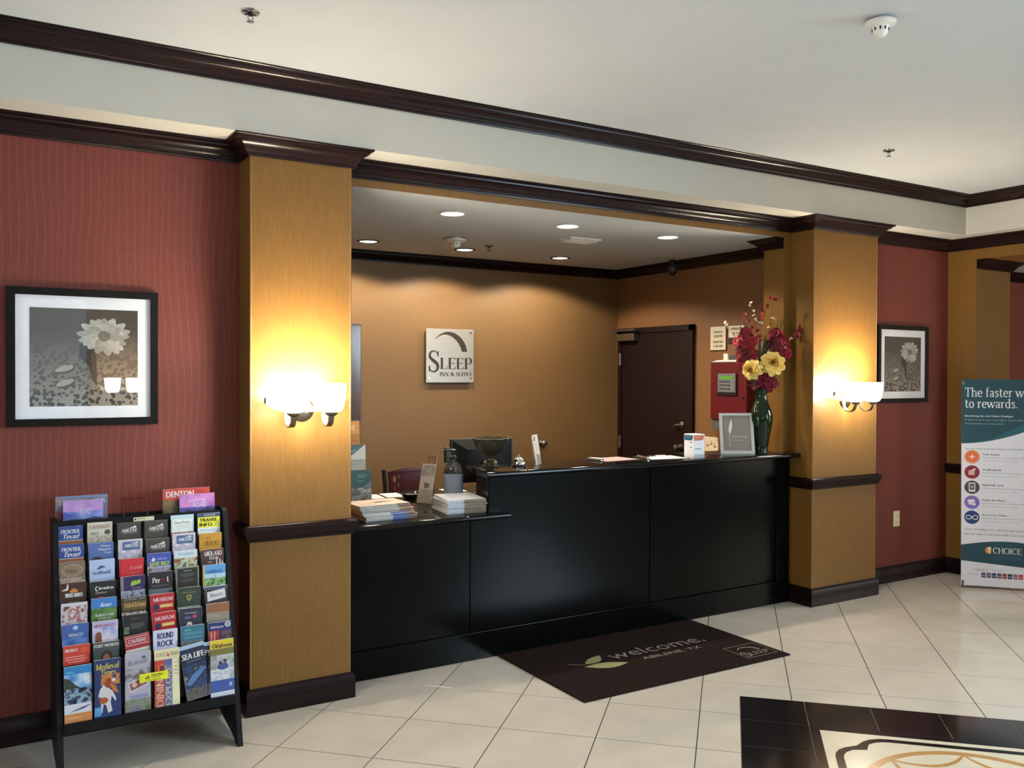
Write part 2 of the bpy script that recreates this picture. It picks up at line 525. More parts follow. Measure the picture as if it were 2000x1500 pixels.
def serif_mesh(s, thick=0.13, thin=0.05):
    key = ('serif', s, thick, thin)
    if key in _TXT:
        return _TXT[key]
    vs, fs = [], []
    def quad(a, b, c, d):
        k = len(vs)
        vs.extend([a, b, c, d])
        fs.append([k, k + 1, k + 2, k + 3])
    x = 0.0
    for ch in s:
        g = SERIF.get(ch)
        if g is None:
            g = SERIF.get(ch.upper(), SERIF[' '])
        curves = list(g[2]) if len(g) > 2 else []
        for st in g[1]:
            p = st.split()
            k = p[0]
            if k in 'Vv':
                w_ = (thick if k == 'V' else thin) / 2
                a, y0, y1 = map(float, p[1:4])
                quad((x + a - w_, y0), (x + a + w_, y0), (x + a + w_, y1), (x + a - w_, y1))
            elif k == 'H':
                a, b, y = map(float, p[1:4])
                y = min(max(y, thin / 2), 1 - thin / 2)
                quad((x + a, y - thin / 2), (x + b, y - thin / 2), (x + b, y + thin / 2), (x + a, y + thin / 2))
            elif k == 's':
                a, y = map(float, p[1:3])
                y = y + thin / 2 if y < 0.01 else y - thin / 2
                quad((x + a - .13, y - thin / 2), (x + a + .13, y - thin / 2), (x + a + .13, y + thin / 2), (x + a - .13, y + thin / 2))
            elif k == 'D':
                x0, y0, x1, y1 = map(float, p[1:5])
                w_ = (thick if p[5] == 'T' else thin) * 0.56
                quad((x + x0 - w_, y0), (x + x0 + w_, y0), (x + x1 + w_, y1), (x + x1 - w_, y1))
            elif k == 'c':
                pass
        for cv in curves:
            n = len(cv)
            k = len(vs)
            for i, (cx, cy) in enumerate(cv):
                a, b = cv[max(i - 1, 0)], cv[min(i + 1, n - 1)]
                if n > 2 and abs(cv[0][0] - cv[-1][0]) + abs(cv[0][1] - cv[-1][1]) < 1e-6 and i in (0, n - 1):
                    a, b = cv[-2], cv[1]
                dx, dy = b[0] - a[0], b[1] - a[1]
                L = math.hypot(dx, dy) or 1
                wd = (thin + (thick - thin) * (abs(dy) / L) ** 1.5) / 2
                if ch == 'S':
                    wd = (thin + (thick - thin) * max(0.0, 1 - abs(i - (n - 1) / 2) / (n / 2.6))) / 2
                vs.extend([(x + cx - dy / L * wd, cy + dx / L * wd), (x + cx + dy / L * wd, cy - dx / L * wd)])
            for i in range(n - 1):
                fs.append([k + 2 * i, k + 2 * i + 1, k + 2 * i + 3, k + 2 * i + 2])
        x += g[0]
    _TXT[key] = (vs, fs)
    return _TXT[key]
class Face:
    """a printed face: origin at its lower left corner, unit axes u (right) and v (up), n outwards"""
    def __init__(self, o, u, v):
        self.o, self.u, self.v = Vector(o), Vector(u).normalized(), Vector(v).normalized()
        self.n = self.u.cross(self.v).normalized()
        self.lay = 0
    def at(self, a, b, h=0.0):
        return self.o + self.u * a + self.v * b + self.n * h
def prn(mb, F, pts, m, h=0.0006):
    mb.add([F.at(a, b, h) for a, b in pts], [list(range(len(pts)))], m)
def prect(mb, F, a0, b0, a1, b1, m, h=0.0006):
    prn(mb, F, [(a0, b0), (a1, b0), (a1, b1), (a0, b1)], m, h)
def pell(mb, F, a, b, ra, rb, m, h=0.0008, n=20):
    prn(mb, F, [(a + ra * cos(2 * pi * i / n), b + rb * sin(2 * pi * i / n)) for i in range(n)], m, h)
def pstroke(mb, F, pts, wd, m, h=0.0009):
    n = len(pts)
    vs, fs = [], []
    for i, (a, b) in enumerate(pts):
        p, q = pts[max(i - 1, 0)], pts[min(i + 1, n - 1)]
        dx, dy = q[0] - p[0], q[1] - p[1]
        L = math.hypot(dx, dy) or 1
        ww = (wd[i] if isinstance(wd, (list, tuple)) else wd) / 2
        vs += [F.at(a - dy / L * ww, b + dx / L * ww, h), F.at(a + dy / L * ww, b - dx / L * ww, h)]
    for i in range(n - 1):
        fs.append((2 * i, 2 * i + 1, 2 * i + 3, 2 * i + 2))
    mb.add(vs, fs, m)
def ptext(mb, F, s, a, b, wd, hg, m, serif=False, h=0.001, slant=0.0, rot=0.0, thick=0.13, thin=0.05, bold=0.0):
    """lettering s fitted to the box (a, b) .. (a+wd, b+hg)"""
    vs, fs = serif_mesh(s, thick, thin) if serif else sans_mesh(s)
    if not vs:
        return
    xs, ys = [p[0] for p in vs], [p[1] for p in vs]
    x0, x1, y0, y1 = min(xs), max(xs), min(ys), max(ys)
    sx, sy = wd / max(x1 - x0, 1e-6), hg / max(y1 - y0, 1e-6)
    c, sn = cos(rot), sin(rot)
    for k in ((0,) if not bold else (-bold, 0, bold)):
        out = []
        for (x, y) in vs:
            X, Y = (x - x0) * sx, (y - y0) * sy
            X += Y * slant + k
            out.append(F.at(a + X * c - Y * sn, b + X * sn + Y * c, h))
        mb.add(out, fs, m)

# ================================================================== THE SETTING
WY = 4.57          # main wall plane
PFY = 4.365        # pillar fronts
SOF = 2.83         # soffit underside
TRAY = 3.14        # raised ceiling
RWX = 7.15         # right wall plane
ZA = 2.70          # ceiling over the desk recess
def struct(o):
    o['kind'] = 'structure'
    return o

# ---- floor: grout slab, tiles, inlay
ANG = -0.7886
E1 = Vector((cos(ANG), sin(ANG), 0))
E2 = Vector((sin(ANG), -cos(ANG), 0))
C0 = Vector((3.4332, 3.3347, 0))
T = 0.4571
SQ = 1.908         # side of the inlay square
mb = MB()
mb.box((-5.2, -3.2, -0.12), (12.0, 7.2, -0.0012), M_GROUT)
floor = struct(mb.build('floor'))
def fr(a, b, z=0.0):
    p = C0 + E1 * a + E2 * b
    return (p.x, p.y, z)
def tile_mesh(name, polys, m, gap=0.0022, top=0.0, bev=0.0005):
    """polys in (E1, E2) coordinates, shrunk by the joint, with a small bevelled edge"""
    mbt = MB()
    for q in polys:
        P = [(q[0], q[1]), (q[2], q[1]), (q[2], q[3]), (q[0], q[3])] if len(q) == 4 and not isinstance(q[0], tuple) else list(q)
        n = len(P)
        def inset(d):
            out = []
            for k in range(n):
                (x0, y0), (x1, y1), (x2, y2) = P[k - 1], P[k], P[(k + 1) % n]
                a = Vector((x1 - x0, y1 - y0)).normalized()
                b = Vector((x2 - x1, y2 - y1)).normalized()
                out.append((x1 - (a.y + b.y) * d, y1 + (a.x + b.x) * d))
            return out
        lo, hi = inset(gap), inset(gap + bev)
        vs = [fr(x, y, -0.007) for x, y in lo] + [fr(x, y, top - bev) for x, y in lo] + [fr(x, y, top) for x, y in hi]
        fs = [tuple(range(3 * n - 1, 2 * n - 1, -1))]
        for k in range(n):
            j = (k + 1) % n
            fs += [(k, k + n, j + n, j), (k + n, k + 2 * n, j + 2 * n, j + n)]
        mbt.add(vs, fs, m)
    return mbt.build(name, floor)
GO = (-2.02604, 1.1774)   # a grid node in inlay coordinates
far = []
n_t = 0
cy_, sy_ = cos(0.5462), sin(0.5462)
for i in range(-22, 26):
    for j in range(-20, 26):
        a0 = GO[0] + i * T
        b0 = GO[1] - (j + 1) * T
        a1, b1 = a0 + T, b0 + T
        cx, cy, _ = fr((a0 + a1) / 2, (b0 + b1) / 2)
        if cx < -5.1 or cx > 11.8 or cy < -3.0 or cy > 5.0:
            continue
        if cy > WY + 0.30 and cx < RWX + 0.2:
            continue
        rects = [(a0, b0, a1, b1)]
        if a0 < SQ and a1 > 0 and b0 < SQ and b1 > 0:      # meets the inlay: keep what lies outside it
            rects = []
            if a0 < 0: rects.append((a0, b0, 0.0, b1))
            if a1 > SQ: rects.append((SQ, b0, a1, b1))
            m0, m1 = max(a0, 0.0), min(a1, SQ)
            if m1 - m0 > 0.005:
                if b0 < 0: rects.append((m0, b0, m1, 0.0))
                if b1 > SQ: rects.append((m0, SQ, m1, b1))
            if a0 < 0 < a1 and b0 < 0 < b1:
                rects = [((a0, b0), (a1, b0), (a1, 0.0), (0.0, 0.0), (0.0, b1), (a0, b1))]
            elif a0 < 0 < a1 and b0 < SQ < b1:
                rects = [((a0, b0), (0.0, b0), (0.0, SQ), (a1, SQ), (a1, b1), (a0, b1))]
            elif a0 < SQ < a1 and b0 < 0 < b1:
                rects = [((a0, b0), (a1, b0), (a1, b1), (SQ, b1), (SQ, 0.0), (a0, 0.0))]
            elif a0 < SQ < a1 and b0 < SQ < b1:
                rects = [((SQ, b0), (a1, b0), (a1, b1), (a0, b1), (a0, SQ), (SQ, SQ))]
            else:
                rects = [r for r in rects if r[2] - r[0] > 0.006 and r[3] - r[1] > 0.006]
            if not rects:
                continue
        dpt = cx * sy_ + cy * cy_
        lat = cx * cy_ - cy * sy_
        seen = dpt > 1.4 and abs(lat) < 0.6 * dpt + 0.45 and 1.68 / dpt < 0.52
        if seen and n_t < 295:
            tile_mesh('floor_tile', rects, M_TILE)
            n_t += 1
        else:
            far += rects
tile_mesh('outlying_tiles', far, M_TILE)['kind'] = 'stuff'
# the inlay: black granite ring of one-foot tiles, cream field, tan and black bands
S = SQ / 6
mb = MB()
mb.prism([fr(.001, .001, -.008), fr(SQ - .001, .001, -.008), fr(SQ - .001, SQ - .001, -.008), fr(.001, SQ - .001, -.008)], (0, 0, .0072), mat('grey_inlay_grout', (120, 114, 108), .8))
mb.build('inlay_grout', floor)
for i in range(6):
    for j in range(6):
        if i in (0, 5) or j in (0, 5):
            tile_mesh('border_tile', [(i * S, j * S, (i + 1) * S, (j + 1) * S)], M_BLACKTILE, 0.0012)
r0, r1 = S, 0.363
tile_mesh('inner_border_strip', [(r0, r0, SQ - r0, r1), (r0, SQ - r1, SQ - r0, SQ - r0), (r0, r1, r1, SQ - r1), (SQ - r1, r1, SQ - r0, SQ - r1)], M_BLACKTILE, 0.0008)
tile_mesh('cream_field', [(r1, r1, SQ - r1, SQ - r1)], M_CREAM, 0.0004, -0.0004)
def inlay(name, polys, m, z):
    mbi = MB()
    for p in polys:
        mbi.prism([fr(a, b, -0.004) for a, b in p], (0, 0, z + 0.004), m)
    return mbi.build(name, floor)
cen = SQ / 2
def strip(outer, inner):
    return [[outer[k], outer[k + 1], inner[k + 1], inner[k]] for k in range(len(outer) - 1)]
def corner(flipa, flipb):
    o = [(.402, .954), (.402, .66), (.406, .62), (.425, .575), (.455, .543), (.505, .512)]
    i = [(.437, .954), (.437, .66), (.441, .63), (.455, .595), (.485, .563), (.548, .548)]
    o += [(b, a) for a, b in o[::-1]]
    i += [(b, a) for a, b in i[::-1]]
    f = lambda l: [(SQ - a if flipa else a, SQ - b if flipb else b) for a, b in l]
    return strip(f(o), f(i))
inlay('black_scroll_band', [q for fa in (0, 1) for fb in (0, 1) for q in corner(fa, fb)], M_BLACKTILE, 0.0004)
def circ(r, n=64):
    return [(cen + r * cos(2 * pi * k / n), cen + r * sin(2 * pi * k / n)) for k in range(n + 1)]
inlay('tan_ring', strip(circ(.482), circ(.446)), M_BRONZE, 0.0004)
for k in range(8):
    a = 2 * pi * k / 8 + pi / 8 + pi / 8
    p0 = (cen + .455 * cos(a), cen + .455 * sin(a))
    p1 = (cen + .455 * cos(a + pi / 4), cen + .455 * sin(a + pi / 4))
    mid = (cen + .335 * cos(a + pi / 8), cen + .335 * sin(a + pi / 8))
    o, i = [], []
    for t in range(13):
        s = t / 12
        bx = [(1 - s) ** 2 * p0[d] + 2 * s * (1 - s) * (2 * mid[d] - (p0[d] + p1[d]) / 2) + s * s * p1[d] for d in (0, 1)]
        rr = math.hypot(bx[0] - cen, bx[1] - cen)
        o.append((cen + (bx[0] - cen) * (rr + .013) / rr, cen + (bx[1] - cen) * (rr + .013) / rr))
        i.append((cen + (bx[0] - cen) * (rr - .013) / rr, cen + (bx[1] - cen) * (rr - .013) / rr))
    inlay('tan_petal_arc', strip(o, i), M_BRONZE, 0.0002)

# ---- walls
mb = MB()
mb.box((-5.0, WY, 0), (1.16, WY + .195, SOF), M_RED)
struct(mb.build('wall_back_left'))
mb = MB()
mb.box((5.92, WY, 0), (RWX, WY + .195, SOF), M_RED)
struct(mb.build('wall_back_right'))
mb = MB()
mb.box((1.16, WY, 0), (1.757, WY + .195, SOF), M_YEL)
mb.box((5.126, WY, 0), (5.92, WY + .195, SOF), M_YEL)
mb.box((1.757, WY, ZA), (5.126, WY + .012, SOF), M_YEL)
struct(mb.build('wall_opening_surround'))
mb = MB()
mb.box((1.3, 6.95, 0), (5.65, 7.1, SOF), M_YEL2)
struct(mb.build('wall_alcove_back'))
mb = MB()
mb.box((5.44, WY + .195, 0), (5.6, 6.95, SOF), M_YEL3)
struct(mb.build('wall_alcove_right'))
mb = MB()
mb.box((1.30, WY + .195, 0), (1.45, 6.95, SOF), M_YEL2)
struct(mb.build('wall_alcove_left'))
# right wall with its wide opening into the next room
mb = MB()
mb.box((RWX, 4.32, 0), (RWX + .5, WY + .195, SOF), M_YEL)
mb.box((RWX, 0.6, 2.655), (RWX + .5, 4.32, SOF), M_YEL)
mb.box((RWX, -3.0, 0), (RWX + .5, 0.6, SOF), M_YEL)
struct(mb.build('wall_right'))
mb = MB()
mb.box((RWX + .5, 4.75, 0), (11.6, 4.9, SOF), M_RED)
mb.box((RWX + .49, 4.5, 0), (RWX + .5, 4.75, SOF), M_RED)
mb.box((11.45, -3.0, 0), (11.6, 4.75, SOF), M_RED)
mb.box((RWX + .5, -3.15, 0), (11.6, -3.0, SOF), M_RED)
struct(mb.build('wall_next_room'))
# lobby end walls and glazed front behind the camera
mb = MB()
mb.box((-5.15, -3.0, 0), (-5.0, WY + .195, TRAY + .05), M_RED)
struct(mb.build('wall_left'))
mb = MB()
mb.box((-5.0, -3.15, 0), (RWX + .5, -3.0, TRAY + .05), M_YEL)
struct(mb.build('wall_front'))
mb = MB()   # the twin of the left pillar, across the lobby: its lamp shows in the picture glass
mb.box((0.98, -0.75, 0), (1.5, -0.30, SOF), M_YEL)
struct(mb.build('wall_front_pillar'))
for k, x in enumerate((1.2, 3.2)):
    mb = MB()
    for (xa, xb, za, zb) in ((x - .95, x + .95, .26, .32), (x - .95, x + .95, 2.58, 2.64), (x - .95, x - .89, .26, 2.64), (x + .89, x + .95, .26, 2.64), (x - .03, x + .03, .3, 2.6), (x - .9, x + .9, 1.9, 1.95)):
        mb.box((xa, -3.0, za), (xb, -2.93, zb), M_TRIM)
    struct(mb.build('window_%d' % (k + 1)))
mb = MB()     # frame of the glazed entrance at the near end of the right wall
for (ya, yb, za, zb) in ((-2.95, -2.88, 0, 2.6), (.38, .45, 0, 2.6), (-1.29, -1.22, 0, 2.55), (-2.95, .45, 2.53, 2.6)):
    mb.box((7.08, ya, za), (RWX, yb, zb), M_BLACKFRAME)
struct(mb.build('window_3'))

# ---- ceilings
mb = MB()
mb.box((-5.0, 0.09, TRAY), (6.93, 4.28, TRAY + .1), M_WHITE)
struct(mb.build('ceiling'))
mb = MB()
mb.box((-5.0, 4.28, SOF), (RWX + .5, WY + .195, TRAY + .1), M_SOFFIT)
mb.box((6.93, 0.09, SOF), (RWX + .5, 4.28, TRAY + .1), M_SOFFIT)
mb.box((-5.0, -3.0, SOF), (RWX + .5, 0.09, TRAY + .1), M_SOFFIT)
struct(mb.build('ceiling_soffit'))
mb = MB()
mb.box((1.757, WY + .012, ZA), (5.126, WY + .195, SOF), M_WHITE)
mb.box((1.45, WY + .195, ZA), (5.44, 6.95, SOF), M_WHITE)
struct(mb.build('ceiling_alcove'))
mb = MB()
mb.box((RWX + .5, -3.0, 2.66), (11.45, 4.75, SOF), M_WHITE)
struct(mb.build('ceiling_next_room'))

# ---- mouldings
def crown_prof(h, p):
    k = [(0, 0), (.13, 0), (.15, .10), (.24, .12), (.27, .22), (.33, .27), (.40, .42), (.52, .58), (.70, .70), (.78, .72), (.80, .82), (.92, .86), (1, .92), (1, 1), (0, 1)]
    return [(a * p, b * h) for a, b in k]
mb = MB()
mb.sweep([(-5, WY), (1.157, WY), (1.157, PFY), (1.677, PFY), (1.677, WY), (5.207, WY), (5.207, PFY), (5.925, PFY), (5.925, WY), (RWX, WY), (RWX, -3)], crown_prof(.09, .092), 2.74, M_TRIM)
struct(mb.build('trim_1', smooth=35))
mb = MB()
mb.sweep([(-5, 4.28), (6.93, 4.28), (6.93, 0.09), (-5, 0.09)], crown_prof(.087, .09), 3.053, M_TRIM)
struct(mb.build('trim_2', smooth=35))
mb = MB()
mb.sweep([(1.45, WY + .195), (1.45, 6.95), (5.44, 6.95), (5.44, WY + .195), (5.126, WY + .195), (5.126, WY + .004)], crown_prof(.08, .09), 2.62, M_TRIM)
struct(mb.build('trim_3', smooth=35))
mb = MB()
mb.sweep([(RWX + .004, 4.32), (RWX + .5, 4.32), (RWX + .5, 4.75), (11.45, 4.75)], crown_prof(.08, .09), 2.575, M_TRIM)
struct(mb.build('trim_4', smooth=35))
BASE = [(0, 0), (.02, 0), (.02, .112), (.013, .122), (.008, .13), (0, .13)]
mb = MB()
mb.sweep([(-5, WY), (1.157, WY), (1.157, PFY), (1.677, PFY), (1.677, WY - .01)], BASE, 0.0005, M_TRIM)
struct(mb.build('baseboard_left', smooth=35))
mb = MB()
mb.sweep([(5.207, WY - .01), (5.207, PFY), (5.925, PFY), (5.925, WY), (RWX, WY), (RWX, 4.32), (RWX + .5, 4.32), (RWX + .5, 4.75), (11.4, 4.75)], BASE, 0.0005, M_TRIM)
struct(mb.build('baseboard_right', smooth=35))
RAIL = [(0, 0), (.012, 0), (.014, .012), (.022, .018), (.024, .03), (.03, .045), (.034, .06), (.03, .07), (.02, .074), (.016, .08), (0, .08)]
mb = MB()
mb.sweep([(1.157, WY), (1.157, PFY), (1.677, PFY), (1.677, WY - .01)], RAIL, .852, M_TRIM)
struct(mb.build('trim_5', smooth=35))
mb = MB()
mb.sweep([(5.207, WY - .01), (5.207, PFY), (5.925, PFY), (5.925, WY)], RAIL, .852, M_TRIM)
struct(mb.build('trim_6', smooth=35))
mb = MB()
mb.sweep([(RWX, WY), (RWX, 4.32), (RWX + .5, 4.32), (RWX + .5, 4.75)], RAIL, .855, M_TRIM)
struct(mb.build('trim_7', smooth=35))
# ---- pillars with clear corner guards
M_GUARD = mat('clear_corner_guard', (136, 100, 56), 0.16, grain=0.03, spec=0.5)
for nm, x0, x1 in (('wall_left_pillar', 1.157, 1.677), ('wall_right_pillar', 5.207, 5.925)):
    mb = MB()
    mb.box((x0, PFY, 0), (x1, WY, SOF), M_YEL)
    p = struct(mb.build(nm))
    for x, sx in ((x0, 1), (x1, -1)):
        g = MB()
        for za, zb in ((.131, .851), (.933, 2.739)):
            g.lathe([(.0055, 0), (.0055, zb - za)], (x + sx * .004, PFY + .004, za), M_GUARD, 10)
        g.build('corner_guard', p, smooth=40)

# ---- door in the recess (a leaf, its frame and hardware)
mb = MB()
ya, yb, zt = 5.845, 6.90, 2.128
mb.box((5.405, ya, 0), (5.44, ya + .05, zt), M_DOOR)
mb.box((5.405, yb - .05, 0), (5.44, yb, zt), M_DOOR)
mb.box((5.405, ya, zt - .05), (5.44, yb, zt), M_DOOR)
door = struct(mb.build('door_1'))
mb = MB()
mb.box((5.418, ya + .053, .01), (5.4395, yb - .053, zt - .053), M_DOOR, .002)
mb.build('door_leaf', door)
for z in (1.83, 1.03, .25):
    mb = MB()
    mb.box((5.396, yb - .062, z - .055), (5.404, yb - .02, z + .055), M_STEEL)
    mb.lathe([(.008, 0), (.008, .12)], (5.397, yb - .05, z - .06), M_STEEL, 10)
    mb.build('hinge', door, smooth=40)
mb = MB()
mb.box((5.355, 6.60, 2.005), (5.418, 6.865, 2.075), M_STEEL, .008)
mb.build('door_closer', door)
mb = MB()
mb.box((5.33, 6.56, 2.10), (5.37, 6.90, 2.115), M_STEEL)
mb.box((5.36, 6.87, 2.075), (5.385, 6.895, 2.112), M_STEEL)
mb.build('closer_arm', door)
mb = MB()
mb.lathe([(.03, 0), (.03, .012), (.022, .016)], (5.418, 5.985, 1.235), M_STEEL, 16, axis=(-1, 0, 0))
mb.lathe([(.012, 0), (.012, .03)], (5.405, 5.985, 1.235), M_STEEL, 12, axis=(-1, 0, 0))
mb.tube([(5.38, 5.985, 1.235), (5.376, 6.02, 1.234), (5.38, 6.06, 1.215), (5.385, 6.065, 1.19)], .009, M_STEEL)
mb.build('lever_handle', door, smooth=40)
mb = MB()
mb.lathe([(.03, 0), (.03, .012), (.015, .04), (.026, .055), (.024, .07), (.01, .075)], (5.418, 6.0, 1.035), M_STEEL, 16, axis=(-1, 0, 0))
mb.build('knob', door, smooth=50)

# ================================================================== RECEPTION DESK
desk = thing('reception_desk', (3.44, 4.9, 0), 'long glossy black reception desk with low left end and raised right counter', 'desk')
def part(name, parent=desk, org=(3.44, 4.9, 0)):
    return MB(org)
D = lambda: MB((3.44, 4.9, 0))
mb = D()
mb.box((1.70, 4.575, .002), (5.18, 4.84, .83), M_COUNTER)
mb.prism([(2.62, 4.575, .83), (5.18, 4.575, .83), (5.18, 4.84, .83), (2.694, 4.84, .83)], (0, 0, .244), M_COUNTER)
mb.build('carcass', desk)
mb = D()
mb.box((1.70, 4.551, .002), (5.185, 4.575, .162), M_COUNTER, .002)
mb.build('kick_board', desk)
for nm, x0, x1, z1, y in (('front_panel', 1.70, 2.486, .832, 4.557), ('stile', 3.849, 3.962, 1.074, 4.555), ('recessed_panel', 3.966, 5.05, .93, 4.566), ('stile', 5.054, 5.185, 1.074, 4.555), ('upper_rail', 3.966, 5.05, 1.074, 4.556)):
    mb = D()
    z0 = .165
    if nm == 'upper_rail':
        z0 = .934
    mb.box((x0, y, z0), (x1, 4.576, z1), M_COUNTER, .002)
    mb.build(nm, desk)
mb = D()
mb.prism([(2.492, 4.557, .165), (3.842, 4.557, .165), (3.842, 4.557, 1.074), (2.612, 4.557, 1.074), (2.612, 4.557, .832), (2.492, 4.557, .832)], (0, .019, 0), M_COUNTER)
mb.build('front_panel', desk)
mb = D()
mb.prism([(2.608, 4.557, .866), (2.616, 4.557, .866), (2.692, 4.84, .866), (2.684, 4.84, .866)], (0, 0, .208), M_COUNTER)
mb.build('side_panel', desk)
def slab(mb, x0, x1, y0, y1, zt, th, m, left=False, right=False):
    """stone top with a half-round nose along the front"""
    r = th / 2
    n = 8
    pr_ = [(y0 + r - r * sin(pi * k / n), zt - r + r * cos(pi * k / n)) for k in range(n + 1)]
    pts = [(y1, zt)] + pr_ + [(y1, zt - th)]
    mb.prism([(x0, a, b) for a, b in pts], (x1 - x0, 0, 0), m)
mb = D()
slab(mb, 1.69, 2.71, 4.462, 5.68, .865, .031, M_STONE)
mb.box((2.71, 4.84, .834), (5.18, 5.68, .865), M_STONE)
mb.build('low_top', desk, smooth=40)
mb = D()
slab(mb, 2.665, 5.203, 4.466, 4.93, 1.11, .034, M_STONE)
r_ = .017
nose = [(4.466 + r_ - r_ * sin(pi * k / 8), 1.11 - r_ + r_ * cos(pi * k / 8)) for k in range(9)]
sec = [(4.93, 1.11)] + nose + [(4.93, 1.076)]
lft = [(2.553 + .112 * (a - 4.466) / .464, a, b) for a, b in sec]
rgt = [(2.665, a, b) for a, b in sec]
k = len(sec)
mb.add(lft + rgt, [tuple(range(k))] + [(i, (i + 1) % k, k + (i + 1) % k, k + i) for i in range(k)], M_STONE)
mb.build('raised_top', desk, smooth=40)
for x in (1.75, 3.4, 5.1):
    mb = D()
    mb.box((x, 4.84, .002), (x + .04, 5.6, .834), M_COUNTER)
    mb.build('support_panel', desk)

# ================================================================== DOORMAT
M_MAT = mat('brown_mat_pile', (38, 28, 26), 0.95, grain=0.35, scale=420, bump=0.5, spec=.05)
mx, my = 2.67, 3.667
mb = MB((mx + .76, my + .45, 0))
mb.box((mx, my, 0.0005), (mx + 1.524, my + .882, .009), M_MAT, .003)
matt = mb.build('door_mat')
tag(matt, 'brown welcome mat with lettering lying in front of the black desk', 'mat')
F = Face((mx, my, .009), (1, 0, 0), (0, 1, 0))
I_G = mat('print_mat_grey', (142, 128, 118), .9, grain=.15, scale=300)
I_LEAF = mat('print_mat_leaf', (142, 140, 94), .9, grain=.15, scale=300)
mb = MB((mx + .76, my + .45, 0))
ptext(mb, F, 'welcome.', .545, .452, .73, .115, I_G)
ptext(mb, F, 'ABILENE, TX', .70, .355, .455, .048, I_G)
def leaf(p0, p1, bul0, bul1, n=10):
    a, b = Vector(p0), Vector(p1)
    d = b - a
    nn = Vector((-d.y, d.x))
    up = [a + d * (k / n) + nn * bul0 * sin(pi * k / n) for k in range(n + 1)]
    dn = [a + d * (k / n) + nn * bul1 * sin(pi * k / n) for k in range(n + 1)]
    return [tuple(p) for p in up + dn[::-1][1:-1]]
prn(mb, F, leaf((.315, .435), (.585, .372), .14, -.20), I_LEAF)
prn(mb, F, leaf((.345, .47), (.515, .56), .13, -.26), I_LEAF)
pstroke(mb, F, [(.262, .52), (.29, .49), (.34, .465)], .006, I_LEAF)
for p in ([(1.245, .07), (1.49, .07), (1.49, .275), (1.245, .275), (1.245, .07)],):
    pstroke(mb, F, p, .005, I_G)
pstroke(mb, F, [(1.29, .205), (1.33, .235), (1.38, .235), (1.42, .205), (1.437, .165)], [.002, .008, .012, .014, .016], I_G)
ptext(mb, F, 'S', 1.262, .085, .045, .085, I_G, True)
ptext(mb, F, 'LEEP', 1.312, .10, .155, .05, I_G, True)
mb.build('lettering', matt).location = -Vector((0, 0, 0))

# ================================================================== WALL SCONCES
M_SHADE = mat('lit_opal_glass', (255, 240, 210), 0.3, grain=0.0, emit=(255, 249, 238), estr=62.0)
M_SHADE_IN = mat('lit_opal_glass_inside', (255, 240, 210), 0.3, grain=0.0, emit=(255, 246, 226), estr=115.0)
def sconce(cx, y, label, sgn=-1):
    """two opal cups on looped flat arms; y is the wall plane, sgn the way it faces"""
    t = thing('wall_sconce', (cx, y, 1.50), label, 'wall lamp', None)
    O = (cx, y, 1.50)
    Y = lambda d: y + sgn * d
    mb = MB(O)
    mb.lathe([(.0, 0), (.058, .002), (.06, .008), (.05, .016), (.02, .024)], (cx, y, 1.50), M_BRONZEMETAL, 24, axis=(0, sgn, 0))
    mb.build('back_plate', t, smooth=40)
    mb = MB(O)
    pts = [(cx - .20, Y(.075), 1.555), (cx - .205, Y(.06), 1.545), (cx - .185, Y(.05), 1.53), (cx - .15, Y(.05), 1.515), (cx - .10, Y(.055), 1.505), (cx, Y(.06), 1.502), (cx + .10, Y(.055), 1.505), (cx + .15, Y(.05), 1.515), (cx + .185, Y(.05), 1.53), (cx + .205, Y(.06), 1.545), (cx + .20, Y(.075), 1.555)]
    mb.ribbon(pts, (0, 0, .026), .006, M_BRONZEMETAL)
    mb.lathe([(.016, 0), (.016, .055)], (cx, Y(.018), 1.502), M_BRONZEMETAL, 12, axis=(0, sgn, 0))
    mb.build('cross_bar', t, smooth=40)
    for s in (-1, 1):
        x = cx + s * .0945
        mb = MB(O)
        pts = [(x, Y(.058), 1.505)]
        for k in range(11):
            a = radians(175 + 190 * k / 10)
            pts.append((x, Y(.115) - sgn * -cos(a) * .052 * 1.0, 1.475 + sin(a) * .056))
        mb.ribbon(pts, (.028, 0, 0), .006, M_BRONZEMETAL)
        mb.build('arm', t, smooth=40)
        mb = MB(O)
        yc = Y(.165)
        mb.lathe([(.0, -.014), (.02, -.012), (.032, 0), (.034, .008), (.0, .010)], (x, yc, 1.484), M_BRONZEMETAL, 20)
        mb.build('cup_holder', t, smooth=40)
        mb = MB(O)
        mb.lathe([(.03, .004), (.05, .012), (.062, .035), (.068, .075), (.073, .145), (.070, .145)], (x, yc, 1.486), M_SHADE, 28, cap=False)
        mb.lathe([(.070, .145), (.064, .075), (.058, .037), (.046, .018), (.0, .012)], (x, yc, 1.486), M_SHADE_IN, 28, cap=False)
        mb.build('glass_shade', t, smooth=60)
    return t
sconce(1.417, PFY, 'lit two-cup wall lamp on the left ochre pillar beside the desk')
sconce(5.560, PFY, 'lit two-cup wall lamp on the right ochre pillar behind the vase')
sconce(1.24, -0.30, 'lit two-cup wall lamp across the lobby, seen mirrored in picture glass', 1)

